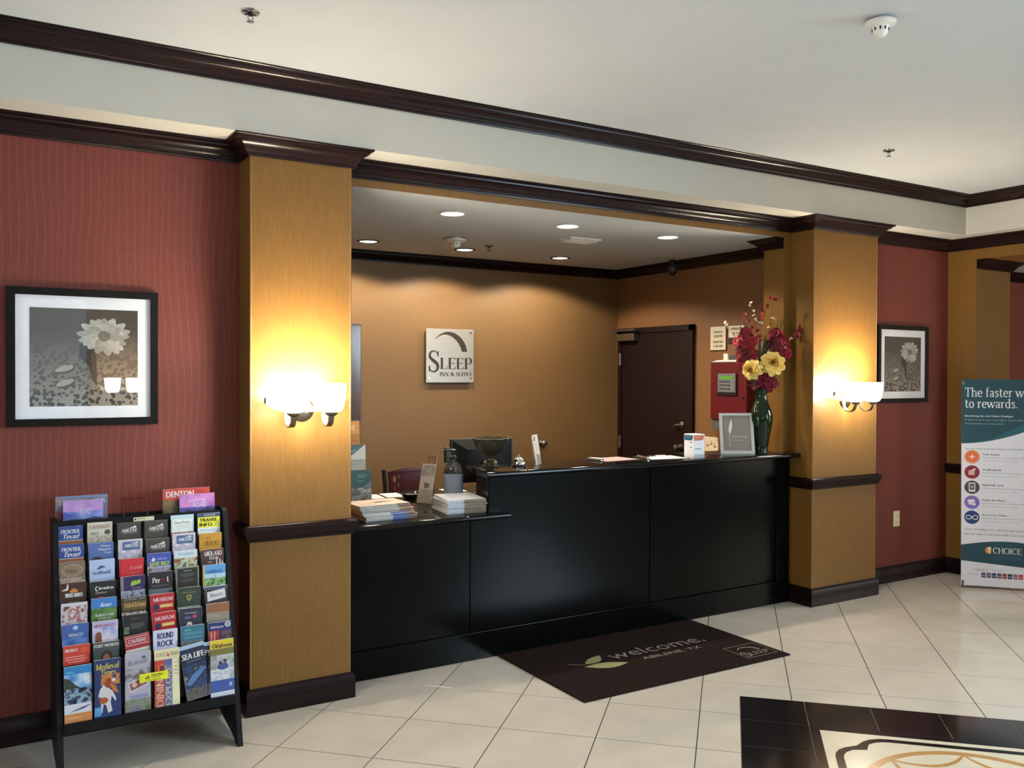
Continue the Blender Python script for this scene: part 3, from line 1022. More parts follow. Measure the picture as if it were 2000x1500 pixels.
# ================================================================== RECESSED CEILING LAMPS AND CEILING DEVICES
M_LENS = mat('lit_lens', (255, 246, 228), 0.4, grain=0.0, emit=(255, 236, 200), estr=6.0)
M_BAFFLE = mat('dark_baffle', (50, 42, 36), .5)
def downlight(x, y, label, power, r=.075):
    t = thing('recessed_light', (x, y, ZA), label, 'ceiling light', None)
    O = (x, y, ZA)
    mb = MB(O)
    mb.lathe([(r, 0), (r + .018, -.002), (r + .018, -.006), (r, -.008), (r - .004, -.003)], (x, y, ZA - .0005), M_WHITE if y < 5.5 else M_BAFFLE, 28, cap=False)
    mb.build('trim_ring', t, smooth=40)
    mb = MB(O)
    mb.lathe([(0, -.002), (r, -.002), (r, -.004), (0, -.0045)], (x, y, ZA), M_LENS, 28, cap=False)
    mb.build('lens', t)
    l = bpy.data.lights.new('desk_spot', 'SPOT')
    l.energy = power
    l.color = (1.0, 0.84, 0.64)
    l.spot_size = radians(140 if y < 5.5 else 150)
    l.spot_blend = 0.35 if y < 5.5 else 0.22
    l.shadow_soft_size = .05
    lo = bpy.data.objects.new('desk_spot', l)
    COL.objects.link(lo)
    lo.parent = t
    lo.location = (0, 0, -.03)
POWF, POWB = 34, 46
for (x, y), w_ in zip(((2.60, 5.01), (3.487, 5.01), (4.385, 5.01), (2.60, 6.41), (3.44, 6.41), (4.382, 6.41)), ('front row left', 'front row middle', 'front row right', 'back row left', 'back row middle', 'back row right')):
    downlight(x, y, 'round recessed light in the ceiling over the desk, %s' % w_, POWF if y < 5.5 else POWB, .075 if y < 5.5 else .07)
def smoke(x, y, z, r, label):
    t = thing('smoke_detector', (x, y, z), label, 'smoke detector', None)
    mb = MB((x, y, z))
    mb.lathe([(r * .5, 0), (r * .5, -.012), (r * .98, -.014), (r, -.02), (r * .97, -.026), (r * .6, -.036)], (x, y, z), M_WHITEPLASTIC, 32)
    mb.build('base', t, smooth=40)
    mb = MB((x, y, z))
    mb.lathe([(r * .6, -.036), (r * .5, -.05), (r * .42, -.066), (r * .3, -.074), (0.0, -.077)], (x, y, z), M_WHITEPLASTIC, 28)
    mb.build('sensing_head', t, smooth=40)
    mb = MB((x, y, z))
    for k in range(10):
        a = 2 * pi * k / 10
        c_, s_ = cos(a), sin(a)
        p = Vector((x + c_ * r * .49, y + s_ * r * .49, z - .052))
        mb.obox(p - Vector((-s_, c_, 0)) * .003, Vector((-s_, c_, 0)) * .006, Vector((c_ * .002, s_ * .002, .012)), Vector((c_, s_, 0)) * .003, M_BLACK)
    mb.build('slots', t)
smoke(3.175, 2.335, TRAY, .062, 'large round white smoke detector on the raised main ceiling')
smoke(3.085, 5.89, ZA, .075, 'small white smoke detector on the low ceiling over the desk')
def sprinkler(x, y, z, label, m=None, s=1.0):
    m = m or M_CHROME
    t = thing('fire_sprinkler', (x, y, z), label, 'sprinkler', None)
    mb = MB((x, y, z))
    mb.lathe([(.018 * s, -.0005), (.038 * s, -.001), (.037 * s, -.006), (.024 * s, -.009), (.016 * s, -.004)], (x, y, z), m, 28, cap=False)
    mb.build('escutcheon', t, smooth=40)
    mb = MB((x, y, z))
    mb.lathe([(.014 * s, 0), (.014 * s, -.012), (.008 * s, -.018)], (x, y, z), M_BLACK, 16)
    mb.tube([(x - .009 * s, y, z - .016), (x - .011 * s, y, z - .028), (x, y, z - .04)], .0025, m, 6)
    mb.tube([(x + .009 * s, y, z - .016), (x + .011 * s, y, z - .028), (x, y, z - .04)], .0025, m, 6)
    mb.build('frame_arms', t, smooth=40)
    mb = MB((x, y, z))
    mb.lathe([(.003, 0), (.016 * s, -.001), (.016 * s, -.003), (.003, -.004)], (x, y, z - .039), m, 20)
    mb.build('deflector', t, smooth=40)
sprinkler(.962, 3.625, TRAY, 'chrome fire sprinkler near the left end of the main ceiling')
sprinkler(5.066, 3.655, TRAY, 'chrome fire sprinkler at the right of the main ceiling')
M_BRASSDULL = mat('dull_brass', (110, 88, 60), .4, .8)
sprinkler(3.505, 6.126, ZA, 'dull brass sprinkler on the low ceiling between recessed lights', M_BRASSDULL)
# long white supply vent
v0, v1 = Vector((3.735, 5.60, ZA)), Vector((4.085, 5.36, ZA))
t = thing('ceiling_vent', (3.91, 5.45, ZA), 'white rectangular vent on the low ceiling over the desk', 'vent')
mb = MB((3.91, 5.45, ZA))
mb.box((3.77, 5.37, ZA - .012), (4.05, 5.53, ZA - .0005), M_WHITEPLASTIC, .003)
mb.build('frame', t)
for k in range(5):
    mb = MB((3.91, 5.45, ZA))
    y = 5.392 + k * .029
    mb.obox((3.785, y, ZA - .012), (.25, 0, 0), (0, .018, -.010), (0, .001, .002), M_WHITEPLASTIC)
    mb.build('louver', t)
# small dark dome camera under the recess crown
t = thing('security_camera', (5.352, 5.99, ZA), 'small dark security camera hanging below the recess crown moulding', 'camera')
O = (5.30, 5.99, ZA)
t.location = O
mb = MB(O)
mb.lathe([(.03, 0), (.03, -.012), (.012, -.016), (.010, -.05), (.02, -.055)], O, M_BLACK, 20)
mb.build('mount', t, smooth=40)
mb = MB(O)
M_CAM = mat('dark_camera_grey', (66, 64, 62), .35)
mb.lathe([(.02, -.05), (.034, -.06), (.038, -.085), (.036, -.105)], O, M_CAM, 24)
mb.build('housing', t, smooth=40)
mb = MB(O)
mb.lathe([(.036, -.105), (.032, -.122), (.02, -.136), (.0, -.140)], O, mat('smoked_dome', (14, 14, 15), .08), 24)
mb.build('dome', t, smooth=60)

# ================================================================== FRAMED PRINTS
def pebble_print():
    m = mat('pebble_print', (120, 112, 98), .5, grain=.08, scale=40)
    nt = m.node_tree
    b = nt.nodes['Principled BSDF']
    tc = nt.nodes.new('ShaderNodeTexCoord')
    sp = nt.nodes.new('ShaderNodeSeparateXYZ')
    nt.links.new(tc.outputs['Object'], sp.inputs[0])
    vo = N(nt, 'ShaderNodeTexVoronoi', Scale=50.0, Randomness=0.9)
    nt.links.new(tc.outputs['Object'], vo.inputs['Vector'])
    nz = N(nt, 'ShaderNodeTexNoise', Scale=30.0)
    nt.links.new(tc.outputs['Object'], nz.inputs['Vector'])
    thr = math_node(nt, 'MULTIPLY', nz.outputs['Fac'], 0.92)
    dot = math_node(nt, 'LESS_THAN', vo.outputs['Distance'], thr)
    up = nt.nodes.new('ShaderNodeMapRange')     # towards the top the pebbles melt into an even dark ground
    up.inputs['From Min'].default_value = -0.20
    up.inputs['From Max'].default_value = 0.12
    nt.links.new(sp.outputs['Z'], up.inputs['Value'])
    g = nt.nodes.new('ShaderNodeMix')
    g.data_type = 'RGBA'
    g.inputs[6].default_value = lin((142, 136, 125))
    g.inputs[7].default_value = lin((70, 64, 55))
    nt.links.new(up.outputs[0], g.inputs[0])
    d = nt.nodes.new('ShaderNodeMix')
    d.data_type = 'RGBA'
    d.inputs[7].default_value = lin((46, 42, 36))
    nt.links.new(g.outputs[2], d.inputs[6])
    nt.links.new(math_node(nt, 'MULTIPLY', dot, math_node(nt, 'SUBTRACT', 1.0, math_node(nt, 'MULTIPLY', up.outputs[0], .9))), d.inputs[0])
    nt.links.new(d.outputs[2], b.inputs['Base Color'])
    return m
M_PEB = pebble_print()
def picture(x0, x1, z0, z1, label):
    cx, cz = (x0 + x1) / 2, (z0 + z1) / 2
    O = (cx, WY, cz)
    t = thing('framed_print', O, label, 'picture', None)
    fw = .034
    y0, y1 = 4.545, WY - .0005
    mb = MB(O)
    for a, b in (((x0, z0), (x1, z0 + fw)), ((x0, z1 - fw), (x1, z1)), ((x0, z0 + fw), (x0 + fw, z1 - fw)), ((x1 - fw, z0 + fw), (x1, z1 - fw))):
        mb.box((a[0], y0, a[1]), (b[0], y1, b[1]), M_BLACKFRAME, .0015)
    mb.build('frame', t)
    mb = MB(O)
    mb.box((x0 + fw - .003, 4.558, z0 + fw - .003), (x1 - fw + .003, 4.562, z1 - fw + .003), mat('white_mount_board', (236, 236, 240), .8, grain=.02))
    mb.build('mount_board', t)
    W_ = (x1 - x0) - .18
    H_ = (z1 - z0) - .18
    ax, az = x0 + .09, z0 + .09
    mb = MB(O)
    F = Face((ax, 4.5578, az), (1, 0, 0), (0, 0, 1))
    prect(mb, F, 0, 0, W_, H_, M_PEB, 0.0002)
    sep = lambda c: mat('sepia_%02x%02x%02x' % c, c, .5, grain=.12, scale=60)
    K = lambda pts: [(u * W_, v * H_) for u, v in pts]
    prn(mb, F, K([(.45, .64), (.52, .66), (.60, .62), (.61, .20), (.56, .28), (.54, .40), (.50, .46), (.44, .50)]), sep((50, 45, 38)), .0004)
    prn(mb, F, K([(.80, .98), (.99, .98), (.99, .80), (.92, .72), (.84, .86)]), sep((60, 55, 46)), .0004)
    k0 = 0
    for ring, (n, r_in, r_out) in enumerate(((17, .05, .245), (14, .04, .18))):
        for k in range(n):
            a = 2 * pi * (k + .5 * ring) / n + .1 * sin(k * 5)
            L = r_out * (1 + .08 * sin(k * 7.3 + ring))
            ex, ey = cos(a), sin(a)
            px = []
            for s in range(9):
                q = s / 8
                hw = .050 * sin(pi * min(1, q * .86 + .1)) ** .7
                px.append((r_in + (L - r_in) * q, hw))
            pts = [(u, h_) for u, h_ in px] + [(u, -h_) for u, h_ in px[::-1]]
            q_ = ((k * 5 + ring * 3) % 4) * 10
            c_ = (150 + q_, 147 + q_, 138 + q_)
            prn(mb, F, [((.678 + (ex * u - ey * v) * .98) * W_, (.725 + (ey * u + ex * v) * .80) * H_) for u, v in pts], sep(c_), .0006 + .00005 * k + .0008 * ring)
    pell(mb, F, .678 * W_, .725 * H_, .06 * W_, .055 * H_, sep((112, 106, 90)), .0024)
    for (u, v, rot) in ((.31, .385, .28), (.315, .24, .35)):
        pts = [(u * W_ + W_ * (.085 * cos(q) * cos(rot) - .03 * sin(q) * sin(rot)), v * H_ + H_ * (.085 * cos(q) * sin(rot) + .03 * sin(q) * cos(rot))) for q in [2 * pi * k / 20 for k in range(20)]]
        prn(mb, F, [(a + .006, b - .008) for a, b in pts], sep((70, 64, 54)), .0005)
        prn(mb, F, pts, sep((160, 156, 145)), .0007)
    mb.build('flower_print', t)
    mb = MB(O)
    mb.poly([(x0 + fw - .002, 4.552, z0 + fw - .002), (x1 - fw + .002, 4.552, z0 + fw - .002), (x1 - fw + .002, 4.552, z1 - fw + .002), (x0 + fw - .002, 4.552, z1 - fw + .002)], M_GLASS)
    mb.build('glass_pane', t)
picture(.130, .766, 1.435, 2.066, 'large black framed sepia daisy print on the red wall above the brochure rack')
picture(6.194, 6.850, 1.463, 2.090, 'black framed sepia daisy print on the far red wall beside the right pillar')

# wall outlet
t = thing('wall_outlet', (6.467, WY, .51), 'cream wall outlet plate low on the far red wall', 'outlet')
mb = MB((6.467, WY, .51))
mb.box((6.427, 4.564, .447), (6.507, 4.5698, .574), mat('cream_plastic', (222, 208, 178), .4), .002)
mb.build('cover_plate', t)
for z in (.484, .536):
    mb = MB((6.467, WY, .51))
    mb.lathe([(.017, 0), (.017, .002), (.015, .003)], (6.467, 4.564, z), mat('cream_plastic'), 16, axis=(0, -1, 0))
    for dx in (-.006, .006):
        mb.box((6.467 + dx - .001, 4.5605, z - .004), (6.467 + dx + .001, 4.5611, z + .005), M_BLACK)
    mb.build('socket', t)

# ================================================================== BROCHURE RACK
O = (.668, 4.25, 0)
rack = thing('brochure_rack', O, 'black tiered brochure rack standing against the red wall', 'rack')
R = lambda: MB(O)
for x in (.296, 1.018):
    pts = [(4.030, 0.0), (4.085, 0.0), (4.10, .012), (4.16, .026), (4.25, .036), (4.34, .05), (4.40, .064), (4.452, .085), (4.452, 1.032), (4.345, 1.036), (4.328, 1.022)]
    mb = R()
    mb.prism([(x, a, b) for a, b in pts], (.022, 0, 0), M_RACK)
    mb.build('side_panel', rack)
mb = R()
mb.box((.318, 4.438, .24), (1.018, 4.450, 1.03), M_RACK)
mb.build('back_panel', rack)
mb = R()
mb.box((.318, 4.072, .182), (1.018, 4.088, .224), M_RACK, .002)
mb.build('front_lip', rack)
mb = R()
mb.box((.318, 4.088, .20), (1.018, 4.437, .215), M_RACK)
mb.build('bottom_shelf', rack)
RY = lambda r: 4.33 - .033 * r
BH = .215
ROWTOP = [1.009, .930, .859, .779, .697, .617, .538, .468]
for r in range(8):
    mb = R()
    zt = ROWTOP[r] - .012 if r else 1.028
    zb = ROWTOP[r] - BH - .008
    mb.box((.319, RY(r) + .013, max(zb, .216)), (1.017, RY(r) + .018, zt), M_RACK)
    if r < 7:
        mb.box((.319, RY(r) - .012, zb - .004), (1.017, RY(r) + .013, zb + .002), M_RACK)
    for c in range(1, 6):
        x = .312 + .1176 * c
        mb.box((x - .0015, RY(r) - .008, max(zb, .217)), (x + .0015, RY(r) + .013, zt - .03), M_RACK)
    mb.build('pocket_tier', rack)
mb = R()
M_WIRE = mat('dark_red_wire', (74, 24, 24), .4, .3)
mb.tube([(.590, 4.37, 1.02), (.586, 4.39, 1.075), (.588, 4.392, 1.092), (.600, 4.394, 1.1), (.672, 4.394, 1.103), (.684, 4.392, 1.096), (.687, 4.39, 1.078), (.689, 4.37, 1.02)], .0028, M_WIRE, 8)
mb.build('wire_hoop', rack, smooth=60)
mb = R()
F = Face((.625, 4.339, 1.004), (1, 0, 0), (0, 0, 1))
prect(mb, F, 0, 0, .088, .018, ink((208, 206, 176)), .0012)
prect(mb, F, .004, .005, .012, .013, ink((40, 40, 36)), .0016)
ptext(mb, F, 'CERTIFIED', .016, .008, .034, .006, ink((60, 60, 50)), h=.0016)
mb.build('paper_label', rack)

W1, W2, K1 = (236, 236, 234), (206, 208, 210), (28, 27, 28)
AB = [('R', 0, 0, 1, .9, (66, 62, 58)), ('T', 'ABILENE', .17, .27, .66, .15, W1, 1), ('P', [(.42, .26), (.62, .21), (.70, .18), (.72, .12), (.75, .18), (.82, .17), (.77, .21), (.79, .27), (.73, .235), (.62, .25)], W1), ('R', .25, .46, .8, .48, (150, 146, 140))]
AB2 = [('R', 0, 0, 1, .9, (204, 192, 202)), ('N', 0, .45, 1, .95, [(214, 198, 208), (170, 168, 190), (232, 218, 222)], 30), ('R', .18, .09, .9, .46, (76, 104, 146)), ('T', 'ABILENE', .24, .20, .60, .14, W1, 1), ('P', [(.5, .18), (.72, .14), (.76, .09), (.78, .14), (.86, .14), (.78, .18)], W1)]
FRONT = [('R', 0, 0, 1, .6, (48, 74, 144)), ('T', 'FRONTIER', .14, .14, .74, .17, W1, 1), ('T', 'Texas!', .20, .34, .62, .20, W1, 1, .3), ('R', 0, .62, 1, .74, (160, 98, 62)), ('N', 0, .74, 1, .95, [(60, 40, 32), (120, 80, 60), (40, 34, 34)], 50)]
MUS = [('R', 0, 0, 1, .95, (186, 38, 46)), ('T', 'MUSEUM', .12, .16, .80, .16, W1, 1), ('E', .24, .56, .13, .14, (52, 44, 92)), ('R', .40, .46, .92, .60, (228, 190, 120)), ('R', .1, .78, .8, .80, (226, 160, 140))]
ROWS = [
 [FRONT,
  [('R', 0, 0, 1, .6, (206, 200, 186)), ('T', "CAVENDER'S", .08, .12, .84, .16, (110, 66, 46), 1), ('T', 'FREE', .12, .42, .34, .13, (70, 62, 56), 1), ('E', .80, .44, .12, .11, (92, 84, 82)), ('N', 0, .58, 1, .95, [(150, 140, 124), (196, 188, 170), (120, 124, 104)], 60)],
  AB, AB,
  [('R', 0, 0, 1, .95, (186, 214, 222)), ('R', .06, .18, .94, .95, (222, 228, 222)), ('T', 'SaveArea', .16, .26, .64, .14, (120, 120, 116), 1), ('R', .2, .48, .8, .495, (150, 156, 150)), ('R', .2, .57, .8, .585, (170, 176, 170)), ('N', 0, .78, 1, .95, [(86, 50, 66), (150, 120, 130), (60, 40, 50)], 60)],
  [('R', 0, 0, 1, .18, (62, 74, 112)), ('T', 'ONLINE', .28, .045, .5, .09, W2), ('R', 0, .18, 1, .66, (226, 222, 52)), ('T', 'TRAVEL', .09, .24, .80, .155, K1, 0, 0, .003), ('T', 'INFO', .09, .45, .55, .155, K1, 0, 0, .003), ('E', .82, .52, .06, .07, (150, 190, 120)), ('R', 0, .66, 1, .95, (220, 226, 226)), ('T', 'www.travel.com', .1, .72, .7, .08, (110, 150, 200))]],
 [FRONT,
  [('R', 0, 0, 1, .95, (84, 110, 172)), ('T', 'Pioneer', .50, .10, .38, .09, W1, 0, .15), ('T', 'Museum', .40, .24, .48, .10, W1, 0, .15), ('T', 'Trail', .62, .40, .26, .09, W1, 0, .15), ('P', [(.1, .9), (.16, .66), (.3, .58), (.46, .60), (.6, .72), (.62, .9)], (62, 52, 50))],
  AB2, AB, AB2,
  [('R', 0, 0, 1, .95, (192, 142, 44)), ('T', 'the', .3, .16, .2, .11, (140, 84, 32), 1, .1), ('T', 'HERO', .22, .36, .5, .22, (120, 76, 30), 1), ('E', .80, .46, .09, .11, (128, 84, 36)), ('E', .80, .46, .05, .07, (192, 142, 44))]],
 [[('R', 0, 0, 1, .95, (126, 106, 92)), ('E', .5, .36, .42, .27, (168, 144, 122)), ('E', .5, .36, .37, .23, (142, 118, 98)), ('T', 'Palace', .28, .28, .42, .18, (84, 62, 50), 1), ('N', 0, .66, 1, .95, [(150, 128, 110), (186, 164, 144), (110, 92, 80)], 50)],
  [('R', 0, 0, 1, .95, (180, 196, 232)), ('P', [(.26, .40), (.42, .30), (.52, .27), (.66, .33), (.52, .35), (.4, .40)], (38, 60, 120)), ('P', [(.34, .30), (.44, .24), (.5, .27), (.42, .31)], (60, 140, 150)), ('T', 'SeaWorld', .12, .47, .72, .16, (40, 48, 92), 1)],
  [('R', 0, 0, 1, .95, (204, 42, 54)), ('R', 0, 0, .06, .95, (176, 32, 46)), ('T', 'le soleil', .40, .30, .46, .17, (236, 150, 150), 0, .5), ('P', [(.78, .46), (.86, .42), (.95, .28), (.88, .46)], (236, 170, 160)), ('T', 'restaurant', .34, .60, .5, .06, (226, 130, 130))],
  [('R', 0, 0, 1, .60, (66, 84, 172)), ('P', [(.16, .28), (.22, .24), (.25, .15), (.28, .24), (.36, .24), (.30, .30), (.33, .38), (.25, .33), (.18, .38), (.20, .31)], W1), ('T', 'FIESTA', .42, .22, .4, .09, (180, 190, 230)), ('T', 'SAVE BIG!', .10, .38, .80, .20, (208, 224, 56), 0, 0, .0025), ('N', 0, .62, 1, .95, [(90, 66, 76), (190, 170, 170), (110, 130, 180)], 55)],
  [('R', 0, 0, 1, .34, (206, 218, 226)), ('T', 'THE GARDENS', .16, .10, .7, .12, (140, 160, 196), 1), ('N', 0, .34, 1, .84, [(150, 60, 50), (150, 160, 110), (206, 206, 190), (90, 110, 70)], 45), ('R', 0, .84, 1, 1, (210, 214, 210))],
  [('R', 0, 0, 1, .95, (78, 48, 46)), ('T', 'MIDLAND', .14, .08, .78, .22, W1, 1), ('T', 'TEXAS', .34, .34, .42, .13, W1, 1), ('T', 'visit', .28, .54, .2, .07, W2), ('P', [(.62, .95), (.66, .4), (.70, .4), (.72, .95)], (196, 190, 186)), ('P', [(.78, .95), (.80, .5), (.84, .42), (.86, .95)], (226, 220, 214)), ('P', [(.9, .95), (.9, .5), (.98, .7), (1, .95)], (206, 196, 190))]],
 [[('R', 0, 0, 1, .95, (68, 38, 34)), ('P', [(.24, .22), (.27, .05), (.31, .06), (.32, .20), (.3, .30), (.1, .34), (.06, .30)], (226, 214, 196)), ('E', .52, .40, .15, .15, (212, 140, 50)), ('R', .2, .42, .8, .58, (68, 38, 34)), ('T', 'MIDDLE RANCH', .20, .44, .64, .17, W1, 0, 0, .002), ('R', .06, .32, .94, .335, (130, 80, 60)), ('T', 'TEXAS', .30, .78, .4, .07, (160, 130, 110))],
  [('R', 0, 0, 1, .95, (34, 34, 36)), ('P', [(.30, .22), (.24, .20), (.19, .27), (.20, .38), (.27, .42), (.31, .40), (.26, .38), (.22, .32), (.24, .25)], W1), ('T', 'fort worth zoo', .33, .23, .58, .13, W1, 0, 0, .0015), ('T', 'unleashed', .20, .44, .42, .08, (220, 200, 190)), ('E', .42, .78, .20, .13, (190, 60, 44)), ('E', .30, .80, .12, .09, (170, 170, 80)), ('R', .6, .68, 1, .95, (70, 76, 60))],
  [('R', 0, 0, 1, .62, (54, 38, 92)), ('R', 0, 0, .12, .95, (130, 130, 140)), ('P', [(.40, .36), (.46, .20), (.52, .24), (.56, .17), (.62, .23), (.80, .16), (.80, .34), (.42, .44)], (150, 188, 62)), ('T', 'PLAY PARK', .46, .50, .36, .05, (190, 180, 210)), ('N', 0, .62, 1, .95, [(60, 60, 70), (170, 176, 190), (100, 100, 110)], 60)],
  [('R', 0, 0, 1, .95, (34, 34, 40)), ('T', 'Per', .15, .24, .33, .24, W1, 1), ('E', .60, .36, .09, .10, (92, 30, 34)), ('T', 't', .76, .24, .08, .23, W1, 1), ('R', .15, .60, .84, .615, (140, 140, 146)), ('R', 0, .74, 1, .95, (96, 106, 116))],
  [('R', 0, 0, 1, .95, (120, 122, 112)), ('R', .07, .05, .93, .95, (36, 36, 34)), ('T', 'Southwest', .34, .13, .34, .05, W1), ('E', .5, .34, .34, .09, (72, 72, 68)), ('E', .5, .58, .32, .07, (66, 66, 62))],
  [('R', 0, 0, 1, .95, (96, 160, 214)), ('R', 0, 0, .07, .95, (206, 184, 70)), ('R', .07, .40, 1, .66, (176, 206, 224)), ('T', 'LUBBOCK', .20, .24, .66, .14, (44, 110, 180), 0, 0, .002), ('N', .07, .60, 1, .95, [(60, 110, 60), (120, 160, 80), (190, 210, 200)], 60), ('R', .52, .44, .56, .95, (150, 150, 140))]],
 [[('R', 0, 0, 1, .95, (206, 206, 212)), ('N', .03, .12, .97, .95, [(120, 70, 66), (210, 204, 208), (160, 60, 54), (226, 222, 226)], 26), ('T', 'historic', .3, .34, .44, .12, (130, 126, 130), 1)],
  [('R', 0, 0, 1, .42, (66, 126, 198)), ('T', 'Resort', .34, .20, .42, .17, W1, 1, .3), ('N', 0, .42, 1, .95, [(50, 90, 50), (84, 124, 60), (110, 140, 80)], 50), ('T', 'ALWAYS INN', .14, .66, .74, .11, W1, 1), ('T', 'SEASON', .28, .81, .5, .09, W2, 1)],
  [('R', 0, 0, 1, .95, (58, 50, 42)), ('T', 'GRAPEVINE, TEXAS', .1, .04, .84, .08, (190, 190, 190)), ('R', .06, .16, 1, .54, (104, 84, 44)), ('T', 'Festival & Events', .12, .20, .84, .22, (212, 180, 110), 1), ('N', 0, .62, 1, .95, [(60, 46, 42), (214, 210, 210), (120, 70, 56)], 55)],
  MUS,
  [('R', 0, 0, 1, .95, (48, 66, 54)), ('T', 'VISITOR GUIDE', .22, .20, .56, .06, (170, 160, 110)), ('P', [(.40, .34), (.60, .34), (.60, .50), (.5, .62), (.40, .50)], (176, 160, 84)), ('P', [(.44, .38), (.56, .38), (.56, .48), (.5, .55), (.44, .48)], (80, 92, 60)), ('R', 0, .84, 1, 1, (150, 160, 150))],
  [('R', 0, 0, 1, .95, (62, 48, 50)), ('R', 0, 0, 1, .14, (74, 84, 104)), ('P', [(.12, .66), (.10, .24), (.88, .12), (.92, .54)], (218, 218, 216)), ('T', 'Wineries', .22, .32, .58, .17, (110, 114, 124), 1, .1, 0, .1)]],
 [[('R', 0, 0, 1, .95, (66, 98, 168)), ('E', .5, .16, .10, .09, (170, 196, 226)), ('N', 0, .62, 1, .95, [(60, 92, 160), (90, 126, 190), (120, 150, 206)], 24), ('T', 'WACO', .24, .38, .54, .14, W1, 0, 0, .0015), ('R', .3, .58, .74, .60, (150, 176, 216))],
  [('R', 0, 0, 1, .95, (190, 180, 214)), ('N', 0, .28, 1, .95, [(110, 140, 200), (190, 190, 220), (230, 214, 220)], 24), ('T', 'MONUMENTS', .06, .13, .80, .12, (170, 60, 90), 1), ('P', [(.1, .9), (.12, .52), (.2, .44), (.32, .44), (.36, .6), (.36, .9)], (130, 80, 66))],
  [('R', 0, 0, 1, .95, (34, 34, 36)), ('R', .3, .16, .62, .19, (90, 90, 92)), ('R', .3, .40, .84, .43, (110, 110, 110)), ('R', .3, .48, .84, .51, (110, 110, 110)), ('R', .3, .56, .74, .59, (110, 110, 110)), ('N', .05, .5, .24, .8, [(150, 150, 120), (90, 100, 80)], 60)],
  MUS,
  [('R', 0, 0, 1, .95, (48, 50, 66)), ('T', 'MYSTERIES', .26, .18, .5, .07, (190, 190, 210)), ('R', .24, .36, .50, .46, (96, 100, 130)), ('E', .66, .38, .10, .08, (176, 70, 100)), ('E', .44, .72, .12, .13, (216, 208, 200)), ('E', .44, .80, .10, .08, (140, 46, 46))],
  [('R', 0, 0, 1, .40, (150, 98, 66)), ('R', 0, .40, 1, .80, (148, 138, 124)), ('T', 'the ridge', .14, .50, .40, .12, (190, 180, 166)), ('R', 0, .8, 1, 1, (96, 96, 100))]],
 [[('R', 0, 0, 1, .95, (204, 66, 50)), ('T', 'PROTECT', .08, .14, .46, .12, W1, 0, 0, .002), ('E', .76, .22, .12, .12, (216, 90, 50)), ('R', .08, .46, .78, .49, (240, 180, 170)), ('R', .08, .56, .86, .59, (240, 180, 170)), ('R', .2, .66, .8, .69, (240, 180, 170))],
  [('R', 0, 0, 1, .95, (72, 76, 78)), ('T', 'FORT WORTH', .04, .08, .92, .13, W1, 0, 0, .002), ('E', .5, .60, .22, .24, (44, 34, 32)), ('E', .5, .66, .13, .17, (150, 98, 78))],
  [('R', 0, 0, 1, .58, (172, 50, 56)), ('F', .06, .08, .92, .40, (236, 226, 220)), ('T', 'CAVERNS', .14, .15, .70, .18, W1, 1), ('R', 0, .58, 1, .62, (226, 220, 214)), ('T', 'DISCOVERY', .04, .64, .92, .15, (214, 210, 206), 0, 0, .003), ('N', 0, .80, 1, 1, [(80, 90, 60), (200, 200, 190)], 60)],
  [('R', 0, 0, 1, .95, (212, 212, 232)), ('T', 'ROUND', .18, .12, .64, .26, (58, 46, 104), 0, 0, .003), ('T', 'ROCK', .18, .45, .64, .26, (58, 46, 104), 0, 0, .003)],
  [('R', 0, 0, 1, .95, (58, 116, 138)), ('T', 'visit', .14, .12, .3, .10, (150, 196, 206)), ('T', 'HARRISON', .12, .27, .74, .13, (120, 176, 190)), ('T', 'Family Attractions', .16, .46, .72, .10, (150, 196, 206)), ('N', 0, .64, 1, .95, [(58, 96, 120), (120, 130, 120), (40, 66, 90)], 60)],
  [('R', 0, 0, 1, .95, (42, 48, 108)), ('T', 'Adventure', .08, .14, .56, .12, W1, 0, .2), ('E', .84, .13, .13, .12, (206, 206, 206)), ('E', .84, .13, .09, .08, (150, 150, 150)), ('R', .0, .36, .46, .82, (170, 54, 56)), ('R', .10, .40, .16, .8, (214, 150, 140)), ('R', .24, .38, .30, .8, (214, 150, 140)), ('N', .5, .40, 1, .8, [(60, 40, 60), (120, 90, 90), (40, 50, 100)], 60), ('R', 0, .82, 1, .95, (176, 76, 60)), ('E', .8, .84, .14, .11, (60, 150, 130))]],
 [[('R', 0, 0, 1, 2.16, (214, 214, 226)), ('R', 0, 0, 1, .30, (44, 132, 192)), ('T', 'visit us', .06, .16, .26, .09, (150, 230, 240)), ('N', 0, .30, 1, .9, [(50, 110, 190), (120, 170, 220), (220, 226, 236)], 14), ('P', [(0, .40), (.2, .48), (.42, .72), (.6, .84), (.64, 1.0), (0, 1.0)], (52, 62, 50)), ('N', 0, .84, 1, 1.42, [(20, 26, 40), (60, 80, 110), (150, 180, 200), (16, 20, 30)], 40), ('P', [(.16, 1.72), (.6, 1.58), (1, 1.50), (.7, 1.64)], (90, 90, 110)), ('R', 0, 1.78, 1, 2.16, (212, 138, 80)), ('R', .08, 1.92, .6, 1.95, (236, 190, 140))],
